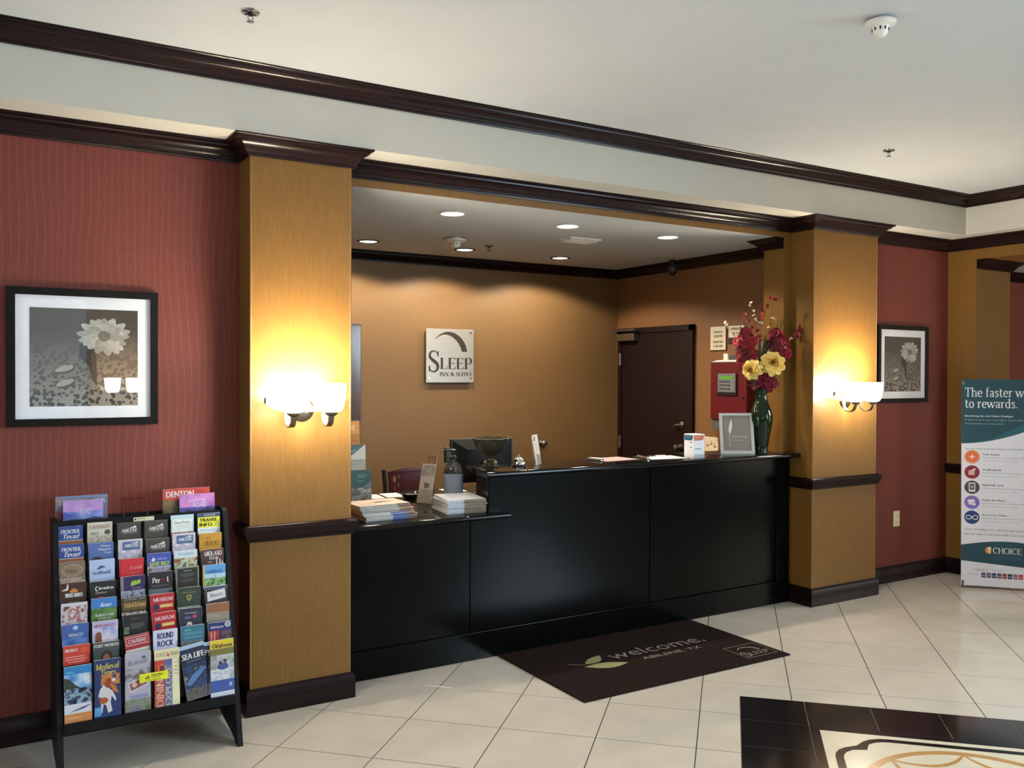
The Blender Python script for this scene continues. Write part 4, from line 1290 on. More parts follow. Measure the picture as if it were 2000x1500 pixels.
  [('R', 0, 0, 1, 2.16, (44, 56, 108)), ('T', 'Medieval', .06, .12, .86, .25, (236, 216, 110), 1, .06, .001), ('T', 'Times', .24, .36, .56, .22, (236, 216, 110), 1, .06, .001), ('N', .25, .56, .95, .95, [(150, 60, 40), (210, 140, 70), (60, 60, 100)], 45), ('P', [(.14, 1.30), (.22, 1.06), (.30, .98), (.33, .90), (.38, .98), (.52, 1.04), (.68, 1.20), (.82, 1.50), (.78, 1.58), (.64, 1.36), (.60, 1.60), (.66, 1.92), (.50, 1.98), (.44, 1.70), (.34, 1.62), (.28, 1.96), (.20, 1.90), (.26, 1.52), (.24, 1.34), (.18, 1.40)], (212, 208, 206)), ('P', [(.40, .98), (.46, .72), (.60, .70), (.66, .98), (.58, 1.08), (.46, 1.04)], (150, 60, 44)), ('E', .34, 1.50, .17, .13, (170, 84, 46)), ('P', [(.56, .9), (.8, 1.0), (.9, 1.3), (.7, 1.2)], (190, 120, 56)), ('E', .72, .78, .07, .07, (220, 214, 206)), ('R', 0, 1.72, .25, 2.08, (92, 158, 212)), ('R', 0, 2.04, 1, 2.16, (40, 70, 130))],
  [('R', 0, 0, 1, 2.16, (176, 172, 186)), ('T', 'Branson', .1, .24, .76, .22, (120, 114, 128), 1, .2, 0, .1), ('E', .72, .19, .09, .06, (96, 92, 106)), ('N', 0, .56, 1, 1.0, [(130, 122, 126), (180, 174, 186), (110, 104, 104)], 30), ('Q', [(.12, 1.06), (.84, .86), (.90, 1.18), (.20, 1.42)], (222, 216, 216)), ('Q', [(.16, 1.09), (.80, .91), (.85, 1.16), (.23, 1.36)], (140, 92, 86)), ('E', .36, 1.14, .1, .11, (214, 178, 160)), ('E', .66, 1.06, .09, .10, (206, 160, 140)), ('R', .2, 1.52, .9, 1.62, (140, 140, 186)), ('N', 0, 1.66, 1, 2.16, [(96, 112, 88), (140, 146, 120), (120, 116, 140)], 40)],
  [('R', 0, 0, 1, 2.16, (226, 216, 176)), ('T', 'SCHERTZ', .07, .10, .40, .16, (140, 108, 70)), ('P', [(.5, .22), (.53, .12), (.56, .21), (.62, .2), (.57, .26), (.59, .3), (.5, .26)], (190, 60, 50)), ('T', 'TEXAS', .62, .10, .33, .16, (140, 108, 70)), ('R', 0, .38, .40, 2.16, (200, 70, 54)), ('R', .40, .38, .70, 2.16, (96, 104, 160)), ('R', .70, .38, 1, 2.16, (232, 226, 186)), ('V', 'DINING', .06, 2.08, 1.42, .30, (236, 214, 190)), ('V', 'EXPLORE', .43, 2.08, 1.64, .24, (226, 220, 196)), ('E', .28, .68, .16, .17, (214, 130, 70)), ('E', .29, .68, .11, .12, (110, 50, 60)), ('R', .78, .52, .92, .54, (150, 120, 90)), ('R', .78, .66, .92, .68, (190, 120, 90)), ('R', .78, .80, .92, .82, (150, 120, 90)), ('R', .78, .94, .92, .96, (190, 120, 90))],
  [('R', 0, 0, 1, 2.16, (34, 42, 70)), ('R', 0, 0, 1, .14, (170, 190, 216)), ('T', 'SEA LIFE', .05, .30, .90, .25, W1, 0, .06, .004), ('R', .2, .64, .8, .66, (140, 150, 180)), ('N', 0, .78, 1, 1.7, [(26, 34, 60), (50, 74, 120), (30, 36, 56), (120, 130, 130)], 26), ('P', [(.05, 1.5), (.4, 1.15), (.9, .95), (.95, 1.05), (.5, 1.4), (.2, 1.6)], (88, 124, 180)), ('N', 0, 1.7, 1, 2.16, [(60, 60, 60), (110, 104, 90), (40, 60, 100)], 60)],
  [('R', 0, 0, 1, .32, (226, 196, 50)), ('T', 'Oklahoma', .08, .10, .86, .19, (48, 44, 70), 0, 0, .002), ('R', 0, .32, 1, .56, (122, 116, 60)), ('N', 0, .56, 1, 1.1, [(150, 150, 140), (196, 200, 206), (110, 120, 100)], 26), ('E', .52, 1.0, .24, .15, (70, 84, 150)), ('E', .42, .86, .07, .08, (50, 50, 70)), ('E', .62, .80, .07, .08, (60, 50, 60)), ('N', 0, 1.14, 1, 1.5, [(160, 170, 186), (214, 216, 222), (130, 146, 170)], 20), ('R', 0, 1.5, 1, 1.98, (66, 88, 160)), ('E', .84, 1.70, .07, .09, (150, 180, 214)), ('R', 0, 1.94, 1, 2.16, (214, 218, 228))]],
]
def cover(mb, F, W_, H_, spec):
    """print the cover items; item coordinates run from the top left in units of the width"""
    ww = W_
    lay = .0003
    tall = any(it[0] == 'R' and abs(it[4] - 2.16) < .01 for it in spec)
    for k, it in enumerate(spec):
        h = lay + .00022 * k
        vv = H_ / 2.16 if spec[0][0] == 'R' and abs(spec[0][4] - 2.16) < .01 or tall else ww
        y = lambda v: max(0.0, H_ - v * vv)
        if it[0] == 'R':
            prect(mb, F, it[1] * ww, y(it[4]), it[3] * ww, y(it[2]), ink(it[5]), h)
        elif it[0] == 'N':
            prect(mb, F, it[1] * ww, y(it[4]), it[3] * ww, y(it[2]), photo_mat(it[5], it[6] / W_ * .1, k * 3.1 + len(it[5])), h)
        elif it[0] == 'E':
            pell(mb, F, it[1] * ww, y(it[2]), it[3] * ww, it[4] * ww, ink(it[5]), h, 16)
        elif it[0] in 'PQ':
            pts = [(a * ww, y(b)) for a, b in it[1]]
            prn(mb, F, pts[::-1], ink(it[2]), h)
        elif it[0] == 'F':
            a0, b0, a1, b1 = it[1] * ww, y(it[4]), it[3] * ww, y(it[2])
            pstroke(mb, F, [(a0, b0), (a1, b0), (a1, b1), (a0, b1), (a0, b0)], .025 * ww, ink(it[5]), h)
        elif it[0] == 'T':
            _, s, a, b, w_, h_, c = it[:7]
            ser = len(it) > 7 and it[7]
            sl = it[8] if len(it) > 8 else 0
            bo = it[9] if len(it) > 9 else 0
            rt = it[10] if len(it) > 10 else 0
            ptext(mb, F, s, a * ww, y(b + h_), w_ * ww, h_ * ww, ink(c), ser, h, sl, rt, .16, .07, bo * W_ / .1 * .35)
        elif it[0] == 'V':    # lettering set sideways, reading upwards
            _, s, a, b, L, h_, c = it
            ptext(mb, F, s, (a + h_) * ww, y(b), L * ww, h_ * ww, ink(c), h=h, rot=pi / 2, bold=.0012 * W_ / .1)
def leaflet(name, x, y, zt, W_, H_, spec, label, group, tilt=.05, roll=0.0, th=.006, page=M_PAPER, yaw=0.0, cat='brochure'):
    """upright leaflet: top centre at (x, y, zt), leaning back by tilt"""
    u = Vector((cos(roll) * cos(yaw), cos(roll) * sin(yaw), sin(roll)))
    up = Vector((0, sin(tilt), cos(tilt)))
    up = (up - u * up.dot(u)).normalized()
    n = u.cross(up)
    top = Vector((x, y, zt))
    lo = top - up * H_ - u * W_ / 2
    org = top - up * H_
    mb = MB(org)
    mb.obox(lo - n * th, u * W_, up * H_, n * th, page)
    o = mb.build(name)
    tag(o, label, cat, group)
    F = Face(lo, u, up)
    mb = MB(org)
    cover(mb, F, W_, H_, spec)
    mb.build('cover_print', o)
    return o
COLX = [(.365, .374), (.485, .488), (.606, .609), (.722, .727), (.836, .843), (.956, .962)]
TOPZ = [[1.005, .932, .860, .777, .696, .614, .533, .454], [1.013, .927, .858, .770, .703, .611, .529, .463], [1.001, .930, .850, .778, .690, .623, .537, .472], [1.001, .923, .863, .784, .691, .611, .546, .469], [1.018, .937, .864, .792, .707, .619, .548, .473], [1.018, .928, .857, .791, .697, .626, .547, .474]]
DESC = [
 ['blue leaflet with white western lettering', 'cream leaflet with brown lettering and a hat', 'dark grey city leaflet with star and white lettering', 'dark grey city leaflet with star and white lettering', 'pale blue and white leaflet with grey lettering', 'yellow leaflet headed travel info'],
 ['blue leaflet with white western lettering', 'blue leaflet with a dark rock', 'pinkish white city leaflet with blue plaque', 'dark grey city leaflet with star and white lettering', 'pinkish white city leaflet with blue plaque', 'gold leaflet with brown emblem'],
 ['tan leaflet with oval emblem', 'pale blue leaflet with a swoosh', 'red leaflet with faint script', 'blue leaflet reading save big in yellow', 'white leaflet with a garden photo', 'maroon leaflet with white serif heading'],
 ['dark brown leaflet with small orange sun', 'black zoo leaflet with a red bird', 'purple leaflet with green shape', 'black leaflet with a dark red ball', 'near-black leaflet in a grey border', 'sky blue leaflet with yellow edge and trees'],
 ['white leaflet with reddish photo', 'leaflet of blue sky over green hill', 'brown festival leaflet', 'red museum leaflet', 'dark green leaflet with gold crest', 'dark leaflet with slanted white card'],
 ['blue leaflet with small white city name', 'lavender leaflet with a rock tower', 'black leaflet with grey text lines', 'red museum leaflet', 'navy leaflet with pale small figure', 'brown and grey striped leaflet'],
 ['orange-red leaflet reading protect', 'grey leaflet with a face', 'red caverns leaflet tilted askew', 'lavender leaflet with bold purple lettering', 'teal leaflet with pale lettering', 'navy leaflet with red building'],
 ['tall leaflet of sea cliff and orange foot', 'tall navy leaflet with white horse and yellow lettering', 'tall lavender-grey leaflet with tilted photo', 'tall cream leaflet with red and blue sideways lettering', 'tall navy sea leaflet with tilted heading', 'tall yellow-headed leaflet with rafting photo']]
ORD = ['top', 'second', 'third', 'fourth', 'fifth', 'sixth', 'seventh', 'bottom']
ORC = ['leftmost', 'second', 'third', 'fourth', 'fifth', 'rightmost']
for r in range(8):
    for c in range(6):
        f = r / 7
        x = COLX[c][0] + (COLX[c][1] - COLX[c][0]) * f
        roll = {(6, 2): .10, (5, 3): -.05 + .09, (7, 4): .14}.get((r, c), RND.uniform(-.012, .012))
        zt = TOPZ[c][r]
        H_ = BH if r < 7 else zt - .2165
        if (r, c) == (7, 4):
            H_ -= .012
        W_ = .102 if r < 7 else .104
        if (r, c) == (7, 4):
            x = .829
        if (r, c) in ((6, 2), (5, 3)):
            zt += .004
        leaflet('brochure', x, RY(r) + .004, zt, W_, H_, ROWS[r][c], '%s, %s in %s row of rack' % (DESC[r][c], ORC[c], ORD[r]), 'brochures in the black rack', .045, roll, .006)
leaflet('brochure', .868, RY(7) + .0125, .470, .10, .235, ROWS[7][4], 'navy sea leaflet half hidden behind its tilted twin, bottom row of the rack', 'brochures in the black rack', .045, 0.0, .004)
# four pieces standing in the top trough
leaflet('magazine', .420, 4.412, 1.127, .212, .26, [('N', 0, 0, 1, .9, [(96, 60, 70), (110, 120, 150), (150, 120, 120)], 16), ('R', 0, 0, 1, .05, (110, 126, 166)), ('T', 'SOUTHWEST OKLAHOMA', .05, .075, .90, .10, (206, 200, 196), 1), ('R', 0, .3, .9, .9, (120, 54, 60))], 'magazine with pale serif heading at the left end on top of the rack', 'magazines on top of the rack', .04, 0, .006, cat='magazine')
leaflet('brochure', .423, 4.39, 1.109, .162, .13, [('N', 0, 0, 1, .36, [(150, 120, 190), (190, 150, 206), (110, 110, 190)], 12), ('N', 0, .30, 1, .60, [(90, 120, 200), (150, 160, 220), (70, 90, 170)], 12), ('P', [(0, .6), (.2, .5), (.5, .52), (.8, .46), (1, .5), (1, .62), (0, .62)], (52, 70, 120)), ('T', 'ROAD', .42, .22, .28, .17, (206, 190, 226)), ], 'wide lavender and blue sunset card at the left on top of the rack', 'magazines on top of the rack', .04, 0, .004)
leaflet('magazine', .868, 4.400, 1.133, .212, .26, [('R', 0, 0, 1, .24, (186, 62, 54)), ('N', 0, .24, 1, 1.0, [(60, 70, 44), (120, 100, 60), (40, 44, 34)], 22), ('T', 'DENTON', .07, .05, .58, .14, W1, 0, 0, .0014), ('T', 'TX', .72, .05, .18, .14, (150, 44, 44))], 'red-headed magazine with bold white lettering at the right on top of the rack', 'magazines on top of the rack', .04, 0, .018, cat='magazine', page=mat('grey_blue_pages', (126, 130, 142), .6))
leaflet('brochure', .911, 4.375, 1.107, .160, .12, [('N', 0, 0, 1, .40, [(150, 90, 170), (196, 130, 190), (110, 90, 190)], 12), ('R', 0, .38, 1, .62, (74, 72, 150)), ('P', [(0, .62), (.2, .44), (.5, .5), (.8, .42), (1, .46), (1, .64), (0, .64)], (40, 46, 76)), ('T', 'ADVENTURE', .24, .15, .5, .07, (226, 206, 236)), ('T', 'ROAD', .38, .24, .38, .16, (216, 206, 236))], 'wide purple sunset card at the right on top of the rack', 'magazines on top of the rack', .04, .01, .004)
# yellow tag stuck across the bottom row
mb = MB((.670, 4.086, .345))
F = Face((.612, 4.0855, .345), (cos(-.0), 0, 0), (0, 0, 1))
mb.obox(F.at(0, 0, 0), F.u * .117, F.v * .036, F.n * .001, mat('yellow_tag_card', (232, 230, 44), .5))
tg = mb.build('yellow_tag')
tag(tg, 'yellow certified tag stuck across the bottom row of leaflets', 'tag')
mb = MB((.670, 4.086, .345))
for a, b in ((.024, .012), (.031, .019), (.034, .012)):
    prect(mb, F, a, b, a + .006, b + .006, ink(K1), .0014)
ptext(mb, F, 'CERTIFIED', .046, .021, .05, .008, ink(K1), h=.0014, bold=.0004)
prect(mb, F, .046, .015, .086, .0175, ink((90, 90, 30)), .0014)
ptext(mb, F, 'www.certified.com', .030, .004, .056, .006, ink((60, 60, 20)), h=.0014)
mb.build('tag_print', tg)

# ================================================================== ROLL-UP BANNER
A0 = Vector((6.722, 4.165, .02))
ub = Vector((cos(radians(-48)), sin(radians(-48)), 0))
lean = Vector((.743, .669, 0)) * .045
vb = (Vector((0, 0, 1.64)) + lean).normalized()
BW, BHT = .61, 1.635
t = thing('roll_up_banner', (A0 + ub * BW / 2).xy.to_3d(), 'tall white and dark teal rewards banner standing by the right wall opening', 'banner')
O = t.location.copy()
F = Face(A0, ub, vb)
mb = MB(O)
mb.obox(F.at(0, 0, -.002), F.u * BW, F.v * BHT, F.n * .002, mat('banner_vinyl', (222, 224, 234), .42, grain=.01))
mb.build('banner_sheet', t)
TEAL, TEAL2, BW1 = (28, 70, 84), (38, 92, 106), (226, 230, 234)
mb = MB(O)
cur = lambda a: 1.125 + .10 * (a / .45) ** 1.8
n = 16
prn(mb, F, [(0, 1.635), (0, cur(0))] + [(BW * k / n, cur(BW * k / n)) for k in range(1, n + 1)] + [(BW, 1.635)], ink(TEAL), .0005)
prn(mb, F, [(BW * k / n, cur(BW * k / n)) for k in range(n + 1)] + [(BW, 1.40), (.40, 1.26), (.2, 1.16)], ink(TEAL2), .0008)
ptext(mb, F, 'The faster way', .024, 1.495, .512, .078, ink(BW1), True, thick=.12, thin=.06)
ptext(mb, F, 'to rewards.', .026, 1.408, .37, .074, ink(BW1), True, thick=.12, thin=.06)
ptext(mb, F, 'Introducing the new Choice Privileges.', .024, 1.335, .345, .017, ink(BW1), bold=.0008)
ptext(mb, F, 'A faster way to earn free nights, instant gift cards', .024, 1.305, .46, .016, ink((150, 184, 190)))
ptext(mb, F, 'dream getaways, and more points.', .024, 1.275, .28, .016, ink((150, 184, 190)))
ptext(mb, F, 'Sign up today and enjoy these new benefits:', .024, 1.075, .42, .018, ink((96, 98, 106)))
ICON = [((224, 112, 62), 1.020), ((142, 34, 52), .899), ((74, 74, 76), .778), ((124, 108, 190), .659), ((36, 60, 116), .540)]
WHT = ink((232, 226, 224))
for i, (c, v) in enumerate(ICON):
    pell(mb, F, .077, v, .055, .053, ink(c), .0006, 32)
    if i == 0:
        ring = [(.077 + .047 * cos(2 * pi * k / 32), v + .045 * sin(2 * pi * k / 32)) for k in range(33)]
        pstroke(mb, F, ring, .004, ink((236, 170, 130)), .0010)
        prect(mb, F, .057, v - .004, .097, v + .004, WHT, .0011)
        prect(mb, F, .073, v - .02, .081, v + .02, WHT, .0011)
    elif i == 1:
        for a in range(3):
            prect(mb, F, .052 + a * .015, v - .022, .064 + a * .015, v + .012 + .006 * a, WHT, .0010)
            for b in range(2):
                prect(mb, F, .055 + a * .015, v - .012 + b * .012, .061 + a * .015, v - .006 + b * .012, ink(c), .0014)
        pell(mb, F, .094, v + .022, .008, .008, WHT, .0011, 10)
    elif i == 2:
        prect(mb, F, .054, v - .034, .100, v + .036, WHT, .0010)
        prect(mb, F, .060, v - .02, .094, v + .028, ink(c), .0014)
        prect(mb, F, .066, v - .008, .088, v + .014, ink((150, 150, 150)), .0018)
    elif i == 3:
        for (a, b) in ((.060, .010), (.068, -.008), (.082, .012)):
            pell(mb, F, a, v + b, .016, .013, WHT, .0010, 14)
        pell(mb, F, .092, v - .014, .016, .016, ink(c), .0013, 16)
        pell(mb, F, .092, v - .014, .012, .012, WHT, .0016, 16)
    else:
        lem = [(.077 + .042 * cos(2 * pi * k / 40) / (1 + sin(2 * pi * k / 40) ** 2), v + .045 * sin(2 * pi * k / 40) * cos(2 * pi * k / 40) / (1 + sin(2 * pi * k / 40) ** 2)) for k in range(41)]
        pstroke(mb, F, lem, .006, WHT, .0010)
    for j, (tx, w_) in enumerate(((('Your Extras', 'Get a little something extra for'), ('YouRewards', 'Redeem points for great nights'), ('Instant Gift Cards', 'Choose from favorite brands and'), ('Points for More', 'Use points for airline miles and'), ('Keep Your Points', 'Points stay active with each stay'))[i][q], (.12 + .014 * i, .36)[q]) for q in (0, 1)):
        ptext(mb, F, tx, .152, v + .014 - .026 * j, w_, .015, ink((90, 92, 100) if j == 0 else (160, 162, 172)), bold=.0007 if j == 0 else 0)
    ptext(mb, F, 'every stay at our hotels', .152, v - .036, .26, .013, ink((176, 178, 188)))
ptext(mb, F, 'Choice Privileges. We take the ease out of rewards', .022, .435, .52, .019, ink((110, 112, 122)))
ptext(mb, F, 'Sign up today at the front desk or at ChoiceHotels', .022, .398, .52, .019, ink((110, 112, 122)))
top = lambda a: .315 + .045 * sin(pi * min(1, (a + .02) / .70))
bot = lambda a: .195 - .045 * (a / BW)
prn(mb, F, [(BW * k / n, bot(BW * k / n)) for k in range(n + 1)] + [(BW * k / n, top(BW * k / n)) for k in range(n, -1, -1)], ink(TEAL), .0005)
pell(mb, F, .192, .286, .021, .024, ink((214, 128, 66)), .0009)
prect(mb, F, .192, .27, .215, .312, ink((232, 214, 170)), .0012)
prn(mb, F, [(.196, .27), (.215, .29), (.215, .262), (.196, .258)], ink((240, 190, 90)), .0015)
ptext(mb, F, 'CHOICE', .228, .262, .20, .048, ink((226, 230, 226)), True, thick=.12, thin=.06)
ptext(mb, F, 'privileges', .228, .205, .20, .044, ink((62, 92, 104)))
ptext(mb, F, 'CHOICE', .095, .118, .10, .018, ink((140, 140, 156)), True)
ptext(mb, F, 'HOTELS', .21, .118, .09, .018, ink((176, 178, 190)))
ptext(mb, F, 'valid at these', .05, .088, .08, .012, ink((160, 160, 176)))
for k, c in enumerate(((86, 78, 118), (96, 86, 122), (60, 54, 96), (76, 84, 98), (150, 48, 58), (40, 54, 70), (110, 112, 130), (206, 44, 52), (60, 80, 140), (96, 70, 110), (50, 60, 90), (120, 60, 70))):
    a = .146 + .0375 * k
    prect(mb, F, a, .068, a + .031, .108, ink(c), .0006)
    prect(mb, F, a + .006, .082, a + .025, .088, ink((190, 184, 196)), .0010)
mb.build('banner_print', t)
mb = MB(O)
for a, b in ((.014, .03), (BW - .014, .03), (.014, BHT - .03), (BW - .014, BHT - .03)):
    p = F.at(a, b, 0)
    mb.lathe([(.004, 0), (.010, 0), (.010, .003), (.004, .003)], p, M_STEEL, 14, axis=F.n, cap=False)
mb.build('grommets', t)
mb = MB(O)
hub = F.at(BW / 2, .75, -.06)
for a, b in ((.014, .03), (BW - .014, .03), (.014, BHT - .03), (BW - .014, BHT - .03)):
    mb.tube([hub, F.at(a, b, -.012), F.at(a, b, .006)], .006, M_BLACK, 8)
p = F.at(BW / 2, 0, -.42)
mb.tube([hub, (p.x, p.y, .007)], .007, M_BLACK, 8)
for a in (.014, BW - .014):
    q = F.at(a, .03, .004)
    mb.tube([q, q + Vector((-.012, -.004, -q.z + .006))], .0055, M_BLACK, 8)
mb.build('cross_stand', t, smooth=40)

# ================================================================== DESK RECESS: WALLS
# metal hotel sign on the back wall
t = thing('hotel_sign', (3.572, 6.95, 1.84), 'square brushed metal hotel sign with dark lettering on the back wall', 'sign')
O = (3.572, 6.95, 1.84)
mb = MB(O)
mb.box((3.339, 6.918, 1.607), (3.806, 6.922, 2.075), mat('sign_brushed_metal', (172, 162, 148), .36, .7, grain=.05, scale=90, stretch=(.05, 1, 1)), .001)
mb.build('metal_plate', t)
mb = MB(O)
for x in (3.37, 3.775):
    for z in (1.645, 2.045):
        mb.lathe([(.008, 0), (.008, .034), (.006, .036)], (x, 6.9495, z), M_CHROME, 12, axis=(0, -1, 0))
mb.build('standoff', t, smooth=40)
mb = MB(O)
F = Face((3.339, 6.9178, 1.607), (1, 0, 0), (0, 0, 1))
g = lambda x, y: ((x - 497) / 923 * .467, (1275 - y) / 1060 * .468)
INKB = ink((44, 34, 26))
prn(mb, F, [g(*p) for p in [(650, 432), (690, 385), (740, 342), (785, 312), (830, 288), (880, 274), (930, 270), (980, 276), (1030, 290), (1080, 315), (1130, 350), (1172, 392), (1210, 440), (1240, 490), (1260, 540), (1278, 600), (1288, 662), (1182, 662), (1172, 610), (1150, 560), (1122, 508), (1090, 460), (1048, 415), (1000, 375), (955, 350), (910, 335), (870, 328), (830, 330), (785, 343), (740, 366), (690, 402)][::-1]], INKB, .0006)
def put(s, x0, y0, x1, y1, thick=.16, thin=.045):
    a, b = g(x0, y1), g(x1, y0)
    ptext(mb, F, s, a[0], a[1], b[0] - a[0], b[1] - a[1], INKB, True, .0008, thick=thick, thin=thin)
put('S', 542, 640, 748, 1080)
put('LEEP', 762, 780, 1390, 1008)
put('INN & SUITES', 758, 1070, 1382, 1150, .19, .06)
mb.build('sign_lettering', t)
# dark glossy panel, mostly behind the left pillar
t = thing('wall_panel', (2.44, 6.95, 1.69), 'dark glossy framed panel on the back wall beside left pillar edge', 'panel')
O = (2.44, 6.95, 1.69)
mb = MB(O)
mb.box((2.13, 6.925, 1.281), (2.749, 6.9495, 2.092), mat('dark_panel', (60, 44, 40), .3, grain=.1), .003)
mb.build('board', t)
mb = MB(O)
mb.box((2.15, 6.922, 1.30), (2.742, 6.925, 2.075), mat('dark_panel_face', (72, 58, 54), .12, grain=.08))
mb.build('face_sheet', t)
# small knob fixture
t = thing('wall_hook', (4.553, 6.95, 1.04), 'small round metal hook on the back wall beside the narrow white leaflet', 'hook')
mb = MB((4.553, 6.95, 1.04))
mb.lathe([(.03, 0), (.032, .006), (.014, .012), (.014, .03)], (4.553, 6.9498, 1.04), M_STEEL, 20, axis=(0, -1, 0))
mb.build('rose', t, smooth=40)
mb = MB((4.553, 6.95, 1.04))
mb.lathe([(.014, .028), (.026, .036), (.03, .048), (.024, .06), (.0, .064)], (4.553, 6.9498, 1.04), M_STEEL, 20, axis=(0, -1, 0))
mb.build('handle', t, smooth=60)
# signs on the right wall of the recess
XW = 5.44
def wall_sign(y0, y1, z0, z1, label, lines, band=0.0):
    O = (XW, (y0 + y1) / 2, (z0 + z1) / 2)
    t = thing('wall_sign', O, label, 'sign')
    mb = MB(O)
    mb.box((XW - .010, y0, z0), (XW - .0005, y1, z1), mat('dark_sign_frame', (44, 32, 28), .4), .0015)
    mb.build('frame', t)
    mb = MB(O)
    mb.box((XW - .0115, y0 + .006, z0 + .006 + band), (XW - .0098, y1 - .006, z1 - .006), mat('cream_sign_face', (216, 206, 180), .6, grain=.02))
    mb.build('face_plate', t)
    F = Face((XW - .0117, y1, z0), (0, -1, 0), (0, 0, 1))
    W_ = y1 - y0
    mb = MB(O)
    for s, zc, w_, hg in lines:
        ptext(mb, F, s, (W_ - w_) / 2, zc, w_, hg, ink((40, 38, 34)), h=.0004, bold=.001)
    mb.build('lettering', t)
    return t
wall_sign(5.459, 5.652, 1.889, 2.101, 'cream sign with check in and check out times beside the door', [('Check In', .150, .104, .022), ('2:00 PM', .112, .10, .022), ('Check Out', .066, .118, .022), ('11:00 AM', .028, .104, .022)])
wall_sign(5.235, 5.437, 1.945, 2.10, 'cream manager on duty sign partly hidden behind the flowers', [('MANAGER', .112, .12, .022), ('ON DUTY', .076, .11, .022)], .045)
t = thing('switch_plate', (XW, 5.63, 1.085), 'wide white wall plate with three small dark red marks behind the box', 'wall plate')
O = (XW, 5.63, 1.085)
mb = MB(O)
mb.box((XW - .008, 5.55, 1.022), (XW - .0005, 5.71, 1.148), mat('ivory_plate', (232, 216, 190), .45, grain=.02), .002)
mb.build('plate', t)
for y, z in ((5.675, 1.09), (5.63, 1.105), (5.588, 1.085)):
    mb = MB(O)
    F = Face((XW - .008, y + .018, z - .03), (0, -1, 0), (0, 0, 1))
    pell(mb, F, .018, .042, .006, .007, ink((180, 160, 150)), .0006, 12)
    prect(mb, F, .014, .02, .022, .036, ink((170, 150, 140)), .0006)
    prect(mb, F, .004, .008, .034, .018, ink((110, 40, 40)), .0006)
    mb.build('mark', t)
# fire alarm cabinet
O = (XW, 5.335, 1.5)
t = thing('fire_alarm_cabinet', O, 'red fire alarm cabinet with grey keypad on the recess wall', 'alarm panel')
M_FIRE = mat('red_enamel', (94, 15, 26), .38, grain=.05)
X0 = 5.332
mb = MB(O)
mb.box((X0 + .006, 5.13, 1.31), (XW - .0005, 5.542, 1.79), M_FIRE, .003)
mb.build('cabinet', t)
mb = MB(O)
mb.box((X0, 5.134, 1.314), (X0 + .006, 5.538, 1.786), M_FIRE, .002)
mb.build('cabinet_door', t)
mb = MB(O)
mb.box((X0 + .02, 5.16, 1.222), (XW - .0005, 5.542, 1.308), mat('grey_enamel', (96, 96, 100), .4), .003)
mb.build('lower_box', t)
mb = MB(O)
mb.box((X0 - .012, 5.232, 1.512), (X0, 5.448, 1.696), M_BLACK, .003)
mb.build('keypad_housing', t)
mb = MB(O)
mb.box((X0 - .016, 5.24, 1.54), (X0 - .012, 5.44, 1.692), mat('keypad_grey', (112, 116, 118), .45), .001)
mb.build('keypad_face', t)
mb = MB(O)
F = Face((X0 - .0162, 5.44, 1.54), (0, -1, 0), (0, 0, 1))
prect(mb, F, .02, .108, .174, .130, mat('lcd_green', (84, 150, 44), .3, grain=.02, emit=(90, 170, 40), estr=.12), .0006)
mb.build('lcd_display', t)
mb = MB(O)
for r_ in range(3):
    for k in range(5):
        a, b = .02 + .033 * k, .082 - .03 * r_
        mb.obox(F.at(a, b, 0), F.u * .022, F.v * .012, F.n * .003, mat('key_caps', (60, 62, 66), .5) if k < 4 else mat('key_caps_light', (140, 142, 144), .5))
mb.build('keys', t)
mb = MB(O)
mb.lathe([(.009, 0), (.009, .006), (.005, .007)], (X0, 5.17, 1.515), M_CHROME, 14, axis=(-1, 0, 0))
mb.box((X0 - .02, 5.168, 1.48), (X0 - .006, 5.172, 1.517), M_STEEL)
mb.build('key_lock', t)
mb = MB((5.385, 5.34, 1.79))
for k in range(4):
    z = 1.7905 + .004 * k
    mb.obox((5.325 + .006 * k, 5.515 - .012 * k, z), (.095, .004 * k, .001 * k), (.004, -.33 + .02 * k, .0), (0, 0, .0035), M_PAPER)
o = mb.build('paper_pile')
tag(o, 'untidy white papers lying on top of the red alarm cabinet', 'papers')
mb = MB((5.40, 5.30, 1.808))
mb.box((5.37, 5.22, 1.8075), (5.43, 5.36, 1.85), mat('dark_grey_device', (74, 72, 74), .5), .004)
o = mb.build('grey_device')
tag(o, 'small dark grey box lying on papers above the red cabinet', 'box')
mb = MB((5.36, 5.385, 1.808))
mb.box((5.352, 5.365, 1.8075), (5.366, 5.412, 1.86), M_PAPER, .001)
o = mb.build('white_carton')
tag(o, 'small upright white card on papers above the red cabinet', 'card')

# ================================================================== THINGS ON THE RAISED COUNTER
ZR = 1.1102
# pedestal bowl
bx, by = 2.735, 4.75
t = thing('pedestal_bowl', (bx, by, ZR), 'fluted dull pewter pedestal bowl standing on the raised counter end', 'bowl')
M_PEW = mat('dull_pewter', (66, 63, 48), .4, .5, grain=.15, scale=50)
O = (bx, by, ZR)
mb = MB(O)
mb.lathe([(.0, 0), (.050, 0), (.052, .006), (.046, .012), (.048, .024), (.038, .036), (.024, .042), (.022, .050), (.026, .056), (.018, .064)], O, M_PEW, 28)
mb.build('foot', t, smooth=40)
mb = MB(O)
seg = 80
prof = [(.018, .062), (.036, .072), (.062, .090), (.084, .112), (.098, .140), (.104, .160), (.114, .176), (.110, .178), (.100, .162), (.093, .140), (.078, .112), (.056, .094), (.02, .078)]
vs, fs = [], []
for i, (r, h) in enumerate(prof):
    for k in range(seg):
        a = 2 * pi * k / seg
        rr = r * (1 + (.035 if k % 2 else -.015) * (1 if 2 <= i <= 5 else 0))
        hh = h + (.0015 * cos(a * 10) if i in (6, 7) else 0)
        vs.append((bx + rr * cos(a), by + rr * sin(a), ZR + hh))
